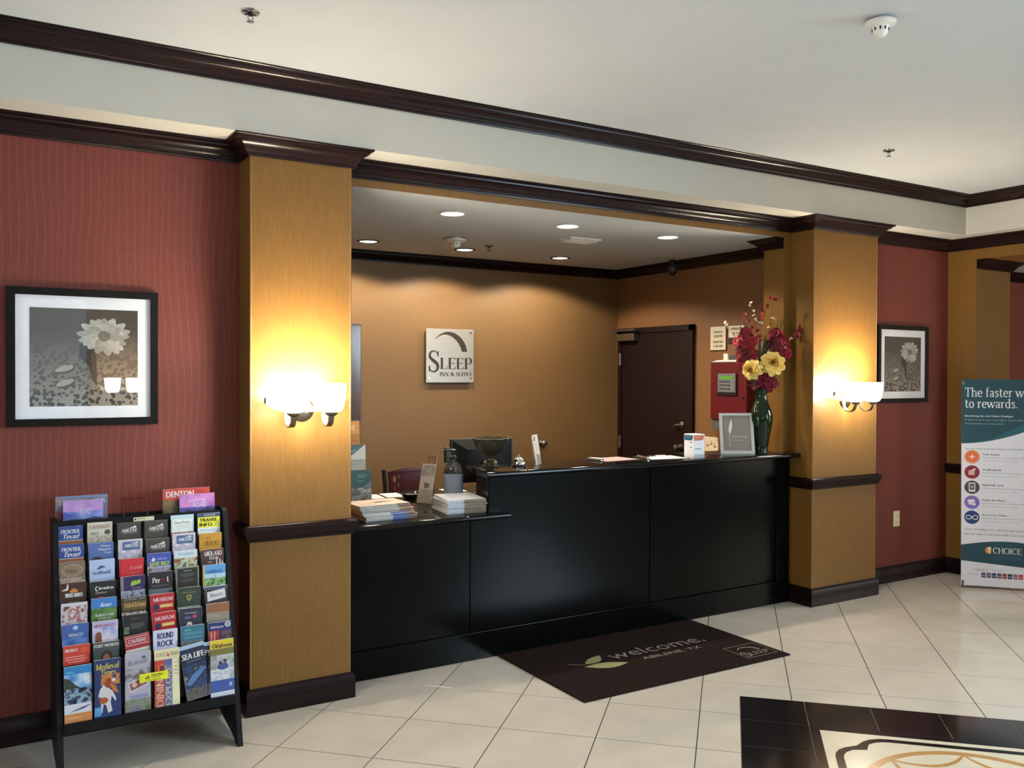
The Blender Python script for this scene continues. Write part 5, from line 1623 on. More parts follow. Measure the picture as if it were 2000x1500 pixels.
for i in range(len(prof) - 1):
    for k in range(seg):
        k2 = (k + 1) % seg
        fs.append((i * seg + k, i * seg + k2, (i + 1) * seg + k2, (i + 1) * seg + k))
fs.append([(len(prof) - 1) * seg + k for k in range(seg)])
mb.add(vs, fs, M_PEW)
mb.build('bowl', t, smooth=30)
# desk bell
t = thing('desk_bell', (2.905, 4.69, ZR), 'shiny chrome desk bell between the bowl and white leaflet', 'bell')
O = (2.905, 4.69, ZR)
mb = MB(O)
mb.lathe([(.0, 0), (.044, 0), (.045, .008), (.036, .014)], O, M_BLACK, 28)
mb.build('base', t, smooth=40)
mb = MB(O)
mb.lathe([(.042, .014), (.041, .026), (.034, .042), (.020, .053), (.0, .057)], O, M_CHROME, 32)
mb.build('dome', t, smooth=60)
mb = MB(O)
mb.lathe([(.004, .055), (.004, .066), (.009, .067), (.009, .071), (.0, .072)], O, M_CHROME, 14)
mb.build('plunger', t, smooth=40)
# narrow leaflet in a clear stand
def stand_leaflet(cx, cy, z0, yaw, W_, H_, tilt, spec, name, label, back=.06):
    u = Vector((cos(yaw), sin(yaw), 0))
    nrm = Vector((u.y, -u.x, 0))
    up = (Vector((0, 0, cos(tilt))) - nrm * sin(tilt)).normalized()
    base = Vector((cx, cy, z0))
    t = thing(name, base, label, 'leaflet stand')
    lo = base - u * W_ / 2
    mb = MB(base)
    mb.obox(lo + up * .003, u * W_, up * H_, -nrm * .0015, M_PAPER)
    mb.build('leaflet', t)
    F = Face(lo + up * .003, u, up)
    mb = MB(base)
    cover(mb, F, W_, H_, spec)
    mb.build('leaflet_print', t)
    mb = MB(base)
    q = lo - u * .004
    mb.obox(q - nrm * .004, u * (W_ + .008), up * H_ * .96, -nrm * .002, M_ACRYLIC)
    mb.obox(q + nrm * .010, u * (W_ + .008), up * H_ * .35, nrm * .0015, M_ACRYLIC)
    mb.obox(q - nrm * back, u * (W_ + .008), nrm * (back + .012), Vector((0, 0, .002)), M_ACRYLIC)
    mb.build('clear_holder', t)
    return t
stand_leaflet(3.06, 4.70, ZR, radians(37), .098, .188, .17, [('R', 0, 0, 1, 2, (232, 218, 206)), ('R', .2, .14, .44, .40, (120, 100, 110)), ('R', .22, .56, .7, .585, (180, 166, 160)), ('R', .22, .70, .7, .725, (180, 166, 160)), ('R', .22, .84, .7, .865, (180, 166, 160)), ('R', .22, .98, .6, 1.005, (180, 166, 160)), ('R', .32, 1.2, .42, 1.38, (120, 90, 100)), ('R', .3, 1.55, .6, 1.575, (170, 156, 150))], 'leaflet_stand', 'narrow white leaflet in a clear stand on the raised counter', .05)
# two clipboards and a pen
def clipboard(cx, cy, rot, paper, label):
    M = Matrix.Rotation(rot, 3, 'Z')
    t = thing('clipboard', (cx, cy, ZR), label, 'clipboard')
    o = Vector((cx, cy, ZR))
    P = lambda x, y, z: o + M @ Vector((x, y, z))
    V = lambda x, y, z: M @ Vector((x, y, z))
    mb = MB(o)
    mb.obox(P(-.16, -.115, 0), V(.32, 0, 0), V(0, .23, 0), V(0, 0, .004), mat('dark_hardboard', (52, 44, 40), .5), .0012)
    mb.build('board', t)
    mb = MB(o)
    mb.obox(P(-.135, -.106, .0042), V(.28, 0, 0), V(0, .212, 0), V(0, 0, .0012), paper)
    mb.build('sheet', t)
    mb = MB(o)
    mb.obox(P(-.158, -.072, .004), V(.018, 0, 0), V(0, .144, 0), V(0, 0, .010), M_STEEL, .002)
    mb.tube([P(-.142, -.072, .016), P(-.142, .072, .016)], .006, M_CHROME, 12)
    mb.obox(P(-.142, -.06, .008), V(.02, 0, -.002), V(0, .12, 0), V(0, 0, .002), M_STEEL)
    mb.build('clip', t, smooth=40)
clipboard(3.665, 4.735, radians(4), mat('pink_form', (196, 160, 160), .6), 'clipboard with pinkish sheet on the counter, left of two')
clipboard(4.035, 4.665, radians(-9), mat('white_form', (238, 236, 230), .6), 'clipboard with white sheet and pen on the counter')
t = thing('pen', (4.10, 4.775, ZR), 'black and white pen lying on the white clipboard sheet', 'pen')
O = Vector((4.10, 4.735, ZR))
t.location = O
d = Vector((cos(radians(-12)), sin(radians(-12)), 0))
p0 = Vector((4.00, 4.755, ZR + .0095))
mb = MB(O)
mb.lathe([(.0, 0), (.004, .001), (.0042, .05), (.0038, .051)], p0, M_BLACK, 12, axis=d)
mb.build('cap', t, smooth=40)
mb = MB(O)
mb.lathe([(.0036, .05), (.0038, .128), (.003, .132)], p0, M_WHITEPLASTIC, 12, axis=d)
mb.build('barrel', t, smooth=40)
mb = MB(O)
mb.lathe([(.003, .132), (.001, .142), (.0, .143)], p0, M_BLACK, 12, axis=d)
mb.build('tip', t, smooth=40)
# ballot-style comment box
bm0 = Vector((4.205, 4.53, ZR))
ur = Vector((cos(radians(-3)), sin(radians(-3)), 0))
ul = Vector((-ur.y, ur.x, 0))
t = thing('comment_box', bm0 + (ur + ul) * .05, 'white card box with teal and orange panels on the counter', 'box')
O = t.location.copy()
mb = MB(O)
mb.obox(bm0, ur * .098, ul * .098, Vector((0, 0, .165)), mat('white_card', (226, 230, 236), .5, grain=.02), .001)
mb.build('carton', t)
mb = MB(O)
FR_ = Face(bm0, ur, Vector((0, 0, 1)))
FL_ = Face(bm0 + ul * .098, -ul, Vector((0, 0, 1)))
prn(mb, FR_, [(.004, .158), (.004, .122), (.074, .122), (.084, .128), (.092, .14), (.092, .158)], ink((204, 104, 58)), .0006)
prect(mb, FR_, .01, .139, .05, .142, ink((226, 160, 130)), .001)
prect(mb, FR_, .012, .062, .07, .067, ink((96, 104, 130)), .0006)
prn(mb, FL_, [(.004, .158), (.004, .122), (.07, .122), (.084, .128), (.092, .14), (.092, .158)], ink((30, 92, 116)), .0006)
ptext(mb, FL_, 'Comments', .012, .142, .06, .008, ink((170, 200, 210)), h=.001)
prect(mb, FL_, .064, .108, .084, .113, ink((60, 66, 84)), .0006)
prect(mb, FL_, .064, .072, .084, .077, ink((60, 66, 84)), .0006)
mb.build('box_print', t)['kind'] = 'stuff'
mb = MB(O)
q = bm0 - ul * .018
mb.obox(q, ur * .098, ul * .0015, Vector((0, 0, .03)), M_ACRYLIC)
mb.obox(q, ur * .0015, ul * .0175, Vector((0, 0, .03)), M_ACRYLIC)
mb.obox(q + ur * .0965, ur * .0015, ul * .0175, Vector((0, 0, .03)), M_ACRYLIC)
mb.build('clear_pocket', t)
# leaning sign in a pale frame
u = Vector((cos(radians(-30)), sin(radians(-30)), 0))
nrm = Vector((u.y, -u.x, 0))
up = (Vector((0, 0, cos(.22))) - nrm * sin(.22)).normalized()
lo = Vector((4.618, 4.690, ZR + .001))
t = thing('counter_sign', lo + u * .12, 'grey breakfast sign with a white wheat stalk in pale frame before the vase', 'sign')
O = t.location.copy()
FW, FH = .248, .300
mb = MB(O)
M_PALE = mat('pale_silver_frame', (186, 192, 190), .35, .2, grain=.03)
for a, b, c_, d_ in ((0, 0, FW, .024), (0, FH - .018, FW, FH), (0, .024, .022, FH - .018), (FW - .022, .024, FW, FH - .018)):
    mb.obox(lo + u * a + up * b, u * (c_ - a), up * (d_ - b), nrm * .008, M_PALE, .001)
mb.build('frame', t)
mb = MB(O)
mb.obox(lo + u * .02 + up * .02, u * (FW - .04), up * (FH - .036), nrm * .003, mat('grey_sheet', (128, 122, 116), .5, grain=.03))
mb.build('sheet', t)
mb = MB(O)
F = Face(lo + nrm * .0031, u, up)
LG = ink((214, 212, 206))
prn(mb, F, [(.070, .150), (.064, .172), (.070, .205), (.078, .232), (.088, .258), (.090, .235), (.094, .215), (.088, .19), (.084, .168), (.076, .150)], LG, .0006)
pstroke(mb, F, [(.073, .152), (.069, .11), (.070, .07), (.073, .045)], .003, LG, .0006)
ptext(mb, F, 'morning', .088, .112, .112, .026, LG, h=.0006, bold=.0006)
ptext(mb, F, 'MEDLEY', .090, .096, .085, .010, ink((190, 188, 182)), h=.0006)
for k in range(4):
    prect(mb, F, .10, .068 - .011 * k, .17 + .018 * (k % 2), .070 - .011 * k, ink((160, 154, 148)), .0006)
mb.build('sign_print', t)
mb = MB(O)
mb.obox(lo + u * .10 + up * .12, u * .05, -nrm * .085 - Vector((0, 0, .112)), nrm * .003, M_PALE)
mb.build('easel_leg', t)

# ================================================================== VASE AND FLOWERS
VX, VY = 4.93, 4.60
RV, FV = Vector((.855, -.52, 0)), Vector((.52, .855, 0))
KP = .003748
def fp(a, b, d=0.0):
    """bouquet coordinates: a, b measured across and up (1 unit = 3.75 mm) from the vase axis and foot; d metres deep"""
    p = Vector((VX, VY, ZR)) + RV * (a * KP) + FV * d
    p.z += b * KP
    return p
O = Vector((VX, VY, ZR))
M_VASE = mat('dark_green_glaze', (16, 34, 16), .12, grain=.3, scale=12, spec=.35)
t = thing('vase', O, 'tall dark green glazed vase of artificial flowers on the counter end', 'vase')
mb = MB(O)
mb.lathe([(0.0000, 0), (0.0550, 0), (0.0561, .006), (0.0506, .02), (0.0528, .06), (0.0616, .12), (0.0748, .19), (0.0836, .245), (0.0814, .285), (0.0693, .325), (0.0539, .36), (0.0451, .39), (0.0418, .415), (0.0429, .44), (0.0484, .462), (0.0517, .470), (0.0484, .472), (0.0385, .44), (0.0374, .40), (0.0374, .36), (0.0000, .35)], O, M_VASE, 36, cap=False)
mb.build('body', t, smooth=60)
M_STEM = mat('green_stem', (62, 78, 42), .6)
M_STEM2 = mat('brown_stem', (84, 62, 40), .7)
M_CRIM = mat('crimson_silk', (128, 18, 36), .7, grain=.35, scale=60)
M_CRIM3 = mat('bright_crimson_silk', (166, 26, 46), .7, grain=.3, scale=60)
M_CRIM4 = mat('dark_crimson_silk', (92, 10, 26), .7, grain=.3, scale=60)
M_CRIM2 = mat('burgundy_silk', (124, 18, 46), .7, grain=.35, scale=60)
M_ROSES = [mat('pale_yellow_silk', (238, 220, 142), .7, grain=.06, scale=40), mat('yellow_silk', (232, 204, 112), .7, grain=.08, scale=40), mat('gold_yellow_silk', (214, 176, 80), .7, grain=.1, scale=40)]
M_RUST = mat('rust_red_silk', (140, 34, 26), .7, grain=.3, scale=60)
M_WFL = mat('white_silk', (226, 208, 182), .7, grain=.05)
M_LEAF = mat('silk_leaf', (62, 78, 50), .6, grain=.25, scale=40)
mouth = fp(0, 122)
def petal_pts(o, d, n, L, W_, curl, k=5):
    """petal grid from o along d, facing n"""
    d, n = d.normalized(), n.normalized()
    s = d.cross(n).normalized()
    rows = []
    for i in range(k + 1):
        q = i / k
        wd = W_ * (sin(pi * (.12 + .80 * q)) ** .8) / 2
        c = o + d * L * q + n * (curl * q * q * L)
        rows.append([c - s * wd + n * wd * .25, c + n * (-.02 * L), c + s * wd + n * wd * .25])
    vs = [p for r in rows for p in r]
    fs = []
    for i in range(k):
        for j in range(2):
            fs.append((i * 3 + j, i * 3 + j + 1, i * 3 + j + 4, i * 3 + j + 3))
    return vs, fs
def floret(mb, p, ax, r, m, n=6, ph=0.0, curl=.35):
    ax = ax.normalized()
    h = Vector((0, 0, 1)) if abs(ax.z) < .8 else Vector((1, 0, 0))
    e1 = ax.cross(h).normalized()
    e2 = ax.cross(e1)
    for k in range(n):
        a = 2 * pi * k / n + ph
        d = e1 * cos(a) + e2 * sin(a) + ax * .55
        vs, fs = petal_pts(p, d, ax - d * .3, r * RND.uniform(.9, 1.12), r * 1.35, -curl + RND.uniform(-.15, .25), 4)
        mb.add(vs, fs, m)
CAMD = Vector((-.73, -.68, 0.05))
def flower_thing(name, label, cat='flower', group=None):
    return thing(name, mouth, label, cat, group)
def stem(t, pts, m=M_STEM, r=.003):
    mb = MB(mouth)
    base = fp(0, 96)
    mb.tube([base + (mouth - base) * .2] + pts, r, m, 6)
    mb.build('stem', t, smooth=60)
def spike(name, label, pts, blooms, m, r):
    t = flower_thing(name, label)
    stem(t, pts)
    for i, (a, b, d) in enumerate(blooms):
        mb = MB(mouth)
        p = fp(a, b, d)
        ax = CAMD + RV * RND.uniform(-.7, .7) + Vector((0, 0, RND.uniform(-.2, .5)))
        mm = (m, M_CRIM3, M_CRIM4)[i % 3]
        floret(mb, p, ax, r, mm, 5, RND.uniform(0, 6))
        floret(mb, p + ax.normalized() * .004, ax, r * .6, mm, 4, RND.uniform(0, 6), .1)
        mb.build('floret', t, smooth=80)
    return t
spike('gladiolus', 'crimson gladiolus spike standing on the left in the vase', [fp(-10, 150), fp(-28, 200), fp(-36, 245)], [(-34, 236, -.02), (-45, 219, .0), (-27, 230, .02), (-31, 214, -.03), (-19, 217, .0), (-40, 202, -.02), (-25, 201, -.03), (-17, 194, .0), (-31, 188, -.02), (-38, 178, .0), (-27, 176, .02), (-35, 228, .01), (-38, 193, .02), (-22, 209, .02), (-33, 170, -.01), (-24, 184, -.02)], M_CRIM, .044)
spike('gladiolus', 'crimson gladiolus spike standing on the right in the vase', [fp(8, 150), fp(24, 195), fp(30, 235)], [(25, 234, .0), (36, 228, .02), (19, 219, -.02), (33, 216, -.03), (43, 211, .0), (25, 204, -.03), (39, 202, -.02), (49, 196, .01), (16, 211, .02), (31, 190, .0), (44, 186, .03), (20, 195, -.03), (28, 224, .02), (37, 195, .0), (22, 186, .0), (46, 219, .02)], M_CRIM, .044)
t = flower_thing('hydrangea', 'burgundy hydrangea cluster low over the vase mouth')
stem(t, [fp(2, 128)])
for i in range(16):
    a = 2 * pi * i * .381966
    rr = math.sqrt((i + .5) / 16)
    p = fp(5 + 22 * rr * cos(a), 139 + 16 * rr * sin(a), -.05 + .05 * rr)
    mb = MB(mouth)
    floret(mb, p, CAMD + RV * rr * cos(a) + Vector((0, 0, rr * sin(a))), .036, M_CRIM2, 5, i, .2)
    mb.build('floret', t, smooth=80)
def rose(a, b, r, label, ax):
    t = flower_thing('rose', label)
    p = fp(a, b, -.075)
    stem(t, [fp(a * .5, 128, -.02), fp(a * .9, b - 8, -.05), p], M_STEM, .004)
    ax = ax.normalized()
    h = Vector((0, 0, 1))
    e1 = ax.cross(h).normalized()
    e2 = ax.cross(e1)
    for ring, (n, L, W_, tl, cu) in enumerate(((9, 1.0, .80, .02, -.30), (8, .92, .80, .22, -.26), (8, .80, .74, .45, -.14), (7, .66, .66, .75, .0), (6, .50, .56, 1.2, .14), (5, .36, .44, 1.9, .25))):
        for k in range(n):
            an = 2 * pi * (k + .5 * ring) / n + RND.uniform(-.12, .12)
            d = e1 * cos(an) + e2 * sin(an) + ax * tl
            mb = MB(mouth)
            vs, fs = petal_pts(p + ax * (.007 * ring), d, ax - (e1 * cos(an) + e2 * sin(an)) * (.2 + .4 * ring), r * L * RND.uniform(.93, 1.06), r * W_, cu, 6)
            mb.add(vs, fs, M_ROSES[min(2, (ring + k % 2) // 2)])
            mb.build('petal', t, smooth=80)
    mb = MB(mouth)
    mb.lathe([(.0, 0), (r * .09, .004), (r * .08, .012), (0, .016)], p + ax * .040, mat('rose_heart', (120, 90, 34), .8), 12, axis=ax)
    mb.build('heart', t, smooth=60)
rose(-24, 163, .072, 'yellow silk rose lower left over the vase', CAMD + RV * -.5 + Vector((0, 0, -.1)))
rose(16, 176, .086, 'large yellow silk rose facing the lobby, upper right of the other', CAMD + RV * .1 + Vector((0, 0, .1)))
def sprig(name, label, pts, blooms, m, r, sm=M_STEM2, n=5):
    t = flower_thing(name, label)
    stem(t, [fp(*p) for p in pts], sm, .0018)
    for (a, b, d) in blooms:
        mb = MB(mouth)
        ax = CAMD * .6 + Vector((0, 0, RND.uniform(0, .8))) + RV * RND.uniform(-.8, .8)
        floret(mb, fp(a, b, d), ax, r, m, n, RND.uniform(0, 6), .2)
        mb.build('blossom', t, smooth=80)
sprig('blossom_sprig', 'tall rust red blossom sprig rising highest from the vase', [(-2, 160, 0), (-4, 215, .02), (2, 255, .02), (12, 290, .02), (20, 303, .02), (30, 297, .02)], [(20, 303, .02), (27, 300, .02), (11, 288, .02), (4, 275, .01), (3, 266, .0), (-4, 258, .02), (-1, 281, .02), (-7, 240, .0), (-5, 228, .0), (0, 220, .0)], M_RUST, .019)
sprig('blossom_sprig', 'rust red blossom sprig arching to upper left of the vase', [(-6, 160, 0), (-14, 215, .0), (-24, 255, .0), (-32, 270, .0)], [(-32, 270, .0), (-25, 257, .0), (-18, 244, .0), (-15, 233, -.01), (-12, 224, .0), (-16, 225, .0), (-36, 264, .0)], M_RUST, .018)
sprig('blossom_sprig', 'dark red blossom sprig reaching far right of the vase', [(10, 160, 0), (34, 200, .03), (62, 230, .04), (80, 246, .04)], [(80, 247, .04), (74, 238, .04), (70, 232, .04), (78, 240, .03), (72, 228, .05), (86, 244, .04), (45, 210, .03), (52, 200, .03)], M_CRIM2, .020)
sprig('blossom_sprig', 'thin brown sprig with small buds behind the tallest sprig', [(2, 160, 0), (14, 230, .03), (22, 270, .03), (24, 296, .03)], [(22, 272, .03), (24, 262, .03), (16, 244, .03), (20, 252, .03)], mat('brown_bud', (120, 70, 40), .7), .012)
sprig('white_sprig', 'white blossom sprig at the upper left of the bouquet', [(-4, 160, 0), (-8, 230, .0), (-14, 262, .0), (-22, 292, .0)], [(-21, 293, .0), (-24, 288, .0), (-16, 278, .0), (-15, 269, .0), (-13, 262, .0), (-3, 255, .0), (0, 253, .0), (-11, 258, .0)], M_WFL, .012)
sprig('white_sprig', 'white blossom sprig drooping far left across the small signs', [(-10, 160, -.02), (-34, 205, -.02), (-58, 232, -.02), (-72, 255, -.02)], [(-72, 255, -.02), (-70, 250, -.02), (-66, 245, -.02), (-55, 232, -.02), (-52, 226, -.02), (-60, 236, -.02), (-48, 220, -.02)], M_WFL, .013)
sprig('white_sprig', 'white blossom sprig low on the right of the bouquet', [(8, 160, -.02), (32, 196, -.02), (50, 215, -.02), (58, 224, -.02)], [(56, 224, -.02), (53, 221, -.02), (44, 206, -.03), (22, 264, .02), (26, 262, .02), (15, 246, .02)], M_WFL, .012)
t = thing('grass_blades', mouth, 'green and straw coloured blades among the flowers in the vase', 'foliage')
stem(t, [fp(0, 140), fp(2, 180)])
for (a0, b0, a1, b1, a2, b2, w_, d) in ((-8, 140, -30, 220, -34, 262, 1.6, .02), (-8, 140, -36, 215, -42, 258, 1.4, .02), (-6, 140, -28, 215, -28, 250, 1.4, .02), (6, 140, 30, 220, 44, 272, 1.4, .03), (6, 140, 34, 225, 52, 286, 1.2, .03), (6, 140, 26, 225, 36, 262, 1.6, .03), (2, 140, 4, 190, 8, 232, 4.2, .01), (0, 140, -4, 185, -4, 226, 4.0, .0), (4, 140, 10, 185, 12, 222, 3.4, .0), (-6, 130, -26, 150, -38, 146, 5, -.04), (-4, 128, -20, 138, -34, 132, 5, -.03)):
    mb = MB(mouth)
    pts, vs, fs = [], [], []
    for i in range(9):
        s = i / 8
        a = (1 - s) ** 2 * a0 + 2 * s * (1 - s) * a1 + s * s * a2
        b = (1 - s) ** 2 * b0 + 2 * s * (1 - s) * b1 + s * s * b2
        ww = w_ * KP * sin(pi * (.1 + .88 * s)) ** .8
        p = fp(a, b, d * s)
        vs += [p - RV * ww - FV * .003, p + FV * .002, p + RV * ww - FV * .003]
    for i in range(8):
        for j in (0, 1):
            fs.append((i * 3 + j, i * 3 + j + 1, i * 3 + j + 4, i * 3 + j + 3))
    mb.add(vs, fs, M_LEAF if w_ > 3 else mat('straw_blade', (112, 112, 66), .6))
    mb.build('blade', t, smooth=80)

# ================================================================== THINGS ON THE LOW DESK END
ZL = .8652
ORDS = ['topmost', 'second from top', 'third from top', 'fourth from top', 'fifth from top', 'sixth from top', 'seventh from top', 'eighth from top', 'ninth from top', 'tenth from top', 'lowest']
def booklet(o, ang, W_, D_, th, spine, cover_m, label, group, logo=None):
    u = Vector((cos(ang), sin(ang), 0))
    v = Vector((-sin(ang), cos(ang), 0))
    o = Vector(o)
    c = o + u * W_ / 2 + v * D_ / 2
    mb = MB(c)
    k = Vector((0, 0, 1))
    mb.obox(o + v * .001 + k * .0005, u * W_, v * (D_ - .001), k * (th - .001), mat('page_edges', (206, 204, 198), .7, grain=.08, scale=300))
    ob = mb.build('booklet')
    tag(ob, label, 'booklet', group)
    mb = MB(c)
    mb.obox(o + k * (th - .0007), u * W_, v * D_, k * .0005, cover_m)
    mb.obox(o, u * W_, v * D_, k * .0005, cover_m)
    x = 0.0
    for f, m in spine:
        n = 5
        ps = [(0.0012 - .0016 * sin(pi * i / n), th * i / n) for i in range(n + 1)]
        pts = [o + u * (x * W_) + v * a + k * b for a, b in ps] + [o + u * (x * W_) + v * .002 + k * th, o + u * (x * W_) + v * .002]
        mb.prism(pts, u * (f * W_), m)
        x += f
    if logo:
        F = Face(o + k * (th - .0001), u, v)
        logo(mb, F)
    mb.build('cover', ob)
    return ob
SP_A = [(.52, mat('spine_pale', (176, 186, 184), .4)), (.30, mat('spine_blue', (44, 96, 166), .4)), (.18, mat('spine_brown', (96, 70, 64), .4))]
SP_B = [(.74, mat('spine_greygreen', (146, 156, 150), .4)), (.26, mat('spine_brown'))]
def logo_a(mb, F):
    prn(mb, F, [(.12, .10), (.17, .13), (.22, .115), (.20, .105), (.26, .10), (.20, .09), (.14, .085)], ink((120, 84, 76)), .0006)
    prect(mb, F, .03, .05, .12, .056, ink((190, 150, 140)), .0006)
NA = 10
for k in range(NA):
    q = k / (NA - 1)
    booklet((1.852 - .044 * q + RND.uniform(-.006, .006), 4.572 + .012 * q + RND.uniform(-.004, .004), ZL + .0086 * k), radians(1.5 + RND.uniform(-1.5, 1.5) + 3 * q), .315 + RND.uniform(-.004, .004), .215, .0084, SP_A if k < 5 else SP_B, mat('cover_cream', (222, 200, 184), .45, grain=.04), '%s booklet of the fanned stack beside the left pillar' % ORDS[min(NA - 1 - k, 9)] if k else 'lowest booklet of the fanned stack beside the left pillar', 'booklets stacked at the left of the desk', logo_a if k == NA - 1 else None)
SP_C = [(.42, mat('spine_white_blue', (190, 198, 208), .4)), (.58, mat('spine_olive', (118, 104, 72), .4))]
NB = 11
M_COVB = mat('cover_pale_blue', (180, 186, 194), .45, grain=.06, scale=20)
for k in range(NB):
    q = k / (NB - 1)
    booklet((2.358 + RND.uniform(-.006, .004), 4.590 - .006 * sin(q * 3) + RND.uniform(-.003, .003), ZL + .0074 * k), radians(-9 + RND.uniform(-2.2, 1.6)), .236 + RND.uniform(-.003, .003), .29, .0071, SP_C, M_COVB, ('%s magazine of the thick stack before the pump bottle' % ORDS[NB - 1 - k]) if k else 'lowest magazine of the thick stack before the pump bottle', 'magazines stacked before the pump bottle')
# three-tier leaflet rack behind the pillar edge
t = thing('tiered_leaflet_holder', (2.035, 5.2, ZL), 'clear three-tier holder of orange, white and green leaflets behind left pillar', 'leaflet holder')
O = (2.035, 5.2, ZL)
SPEC3 = [
 [('R', 0, 0, 1, 1.4, (224, 150, 56)), ('E', .66, .30, .10, .10, (240, 210, 160)), ('E', .66, .30, .05, .05, (224, 150, 56)), ('T', 'gifts', .38, .38, .4, .14, (244, 220, 180)), ('T', 'rewards', .5, .92, .4, .08, (170, 104, 40))],
 [('R', 0, 0, 1, 1.4, (206, 204, 196)), ('P', [(0, 0), (.95, 0), (.5, .34), (0, .66)], (70, 98, 100)), ('T', 'cards', .2, .2, .3, .12, (170, 190, 188)), ('T', 'CHOICE', .3, .72, .5, .10, (186, 160, 150), 1), ('R', .4, .90, .8, .93, (190, 180, 172))],
 [('R', 0, 0, 1, 2, (28, 74, 66)), ('R', .3, .22, .8, .25, (110, 150, 144)), ('R', .3, .32, .7, .35, (110, 150, 144)), ('R', .3, .5, .6, .53, (110, 150, 144)), ('P', [(.1, 1.0), (.5, .9), (1, .5), (1, 1.7), (.1, 1.7)], (104, 108, 112)), ('N', 0, .84, 1, 1.7, [(70, 58, 54), (170, 166, 160), (110, 90, 80), (60, 60, 64)], 18)]]
for k, (y, z0, z1) in enumerate(((5.31, 1.232, 1.382), (5.205, 1.083, 1.236), (5.11, .872, 1.09))):
    x1 = 2.098
    mb = MB(O)
    F = Face((x1 - .128, y, z0), (1, 0, 0), (0, .06, 1))
    mb.obox(F.at(0, 0, -.003), F.u * .128, F.v * (z1 - z0), F.n * .003, M_PAPER)
    o = mb.build('leaflet', t)
    mb = MB(O)
    cover(mb, F, .128, z1 - z0, SPEC3[k])
    mb.build('leaflet_print', o)
mb = MB(O)
for y, z0, z1 in ((5.31, 1.21, 1.36), (5.205, 1.06, 1.21), (5.11, ZL, 1.06)):
    mb.box((1.966, y + .012, ZL), (2.102, y + .014, z1), M_ACRYLIC)
    mb.box((1.966, y - .012, z0), (2.102, y - .010, z0 + .09), M_ACRYLIC)
    mb.box((1.966, y - .012, z0), (2.102, y + .014, z0 + .002), M_ACRYLIC)
mb.box((1.966, 5.098, ZL), (2.102, 5.324, ZL + .002), M_ACRYLIC)
mb.build('clear_tiers', t)
# leaflet stand facing left
stand_leaflet(2.425, 5.055, ZL, radians(-60), .105, .250, .26, [('R', 0, 0, 1, 3, (196, 184, 174)), ('N', .04, .1, .96, .75, [(206, 196, 188), (150, 140, 138), (186, 176, 170)], 16), ('R', .1, .5, .9, .53, (150, 140, 136)), ('P', [(.3, 1.2), (.45, 1.12), (.6, 1.2), (.75, 1.15), (.7, 1.45), (.4, 1.5)], (120, 108, 112)), ('R', .3, 1.6, .7, 1.63, (150, 140, 136))], 'leaflet_stand', 'beige leaflet leaning in a clear stand between the two stacks')
stand_leaflet(2.485, 5.13, ZL, radians(-62), .07, .295, .22, [('R', 0, 0, 1, 3.4, (150, 116, 92)), ('N', .1, .1, .9, .8, [(170, 136, 110), (120, 90, 70)], 16)], 'leaflet_stand', 'taller brown leaflet peeking out behind the beige one')
# pump bottle
O = Vector((2.578, 4.945, ZL))
t = thing('pump_bottle', O, 'clear pump bottle of hand sanitizer with pale label beside raised counter', 'bottle')
def oval(prof, ry=.62):
    vs, fs, seg = [], [], 32
    for r, h in prof:
        for k in range(seg):
            a = 2 * pi * k / seg
            vs.append(O + RV * (r * cos(a)) + FV * (r * ry * sin(a)) + Vector((0, 0, h)))
    for i in range(len(prof) - 1):
        for k in range(seg):
            k2 = (k + 1) % seg
            fs.append((i * seg + k, i * seg + k2, (i + 1) * seg + k2, (i + 1) * seg + k))
    fs.append(list(range(seg))[::-1])
    fs.append([(len(prof) - 1) * seg + k for k in range(seg)])
    return vs, fs
M_GEL = mat('clear_gel_bottle', (196, 204, 206), .05, grain=.03, trans=.93, spec=.6)
mb = MB(O)
vs, fs = oval([(.052, 0), (.058, .006), (.060, .03), (.060, .20), (.056, .222), (.044, .245), (.028, .262), (.018, .27), (.016, .285)])
mb.add(vs, fs, M_GEL)
mb.build('bottle_body', t, smooth=50)
mb = MB(O)
vs, fs = oval([(.0612, .035), (.0612, .192)])
keep = fs[:-2]
mb.add(vs, keep, mat('pale_label', (132, 144, 164), .4, grain=.12, scale=24))
mb.build('label_sheet', t, smooth=50)
mb = MB(O)
mb.lathe([(.020, .280), (.021, .30), (.010, .305), (.009, .325), (.018, .33), (.018, .34), (.006, .346)], O, M_BLACK, 20)
mb.tube([O + Vector((0, 0, .338)), O - RV * .05 + Vector((0, 0, .338)), O - RV * .062 + Vector((0, 0, .326))], .006, M_BLACK, 8)
mb.build('pump', t, smooth=40)
# loose sheets
M_SHEET = mat('blank_sheet', (244, 242, 234), .55, grain=.01)
for o, u, v, label in (((2.325, 5.392), (.125, -.012), (.022, .20), 'white paper slip lying on the desk, right of two beside tiered holder'), ((2.175, 5.385), (.128, -.012), (.02, .20), 'white paper slip half hidden by the three-tier holder'), ((2.795, 5.425), (.14, -.008), (.01, .18), 'white paper slip lying on the desk behind the pump bottle')):
    mb = MB((o[0], o[1], ZL))
    mb.obox((o[0], o[1], ZL + .0003), (u[0], u[1], 0), (v[0], v[1], 0), (0, 0, .004), M_SHEET)
    tag(mb.build('paper_slip'), label, 'paper', 'paper slips on the desk')
O = Vector((2.46, 5.30, ZL))
t = thing('desk_dish', O, 'low dark oval dish on the desk behind the beige leaflet', 'dish')
mb = MB(O)
M_DARKDISH = mat('dark_brown_dish', (40, 28, 22), .35)
mb.lathe([(.0, 0), (.045, .0), (.066, .018), (.070, .034), (.066, .036), (.060, .022), (.04, .008), (.0, .007)], O, M_DARKDISH, 28, cap=False)
mb.build('dish_body', t, smooth=50)
mb = MB(O)
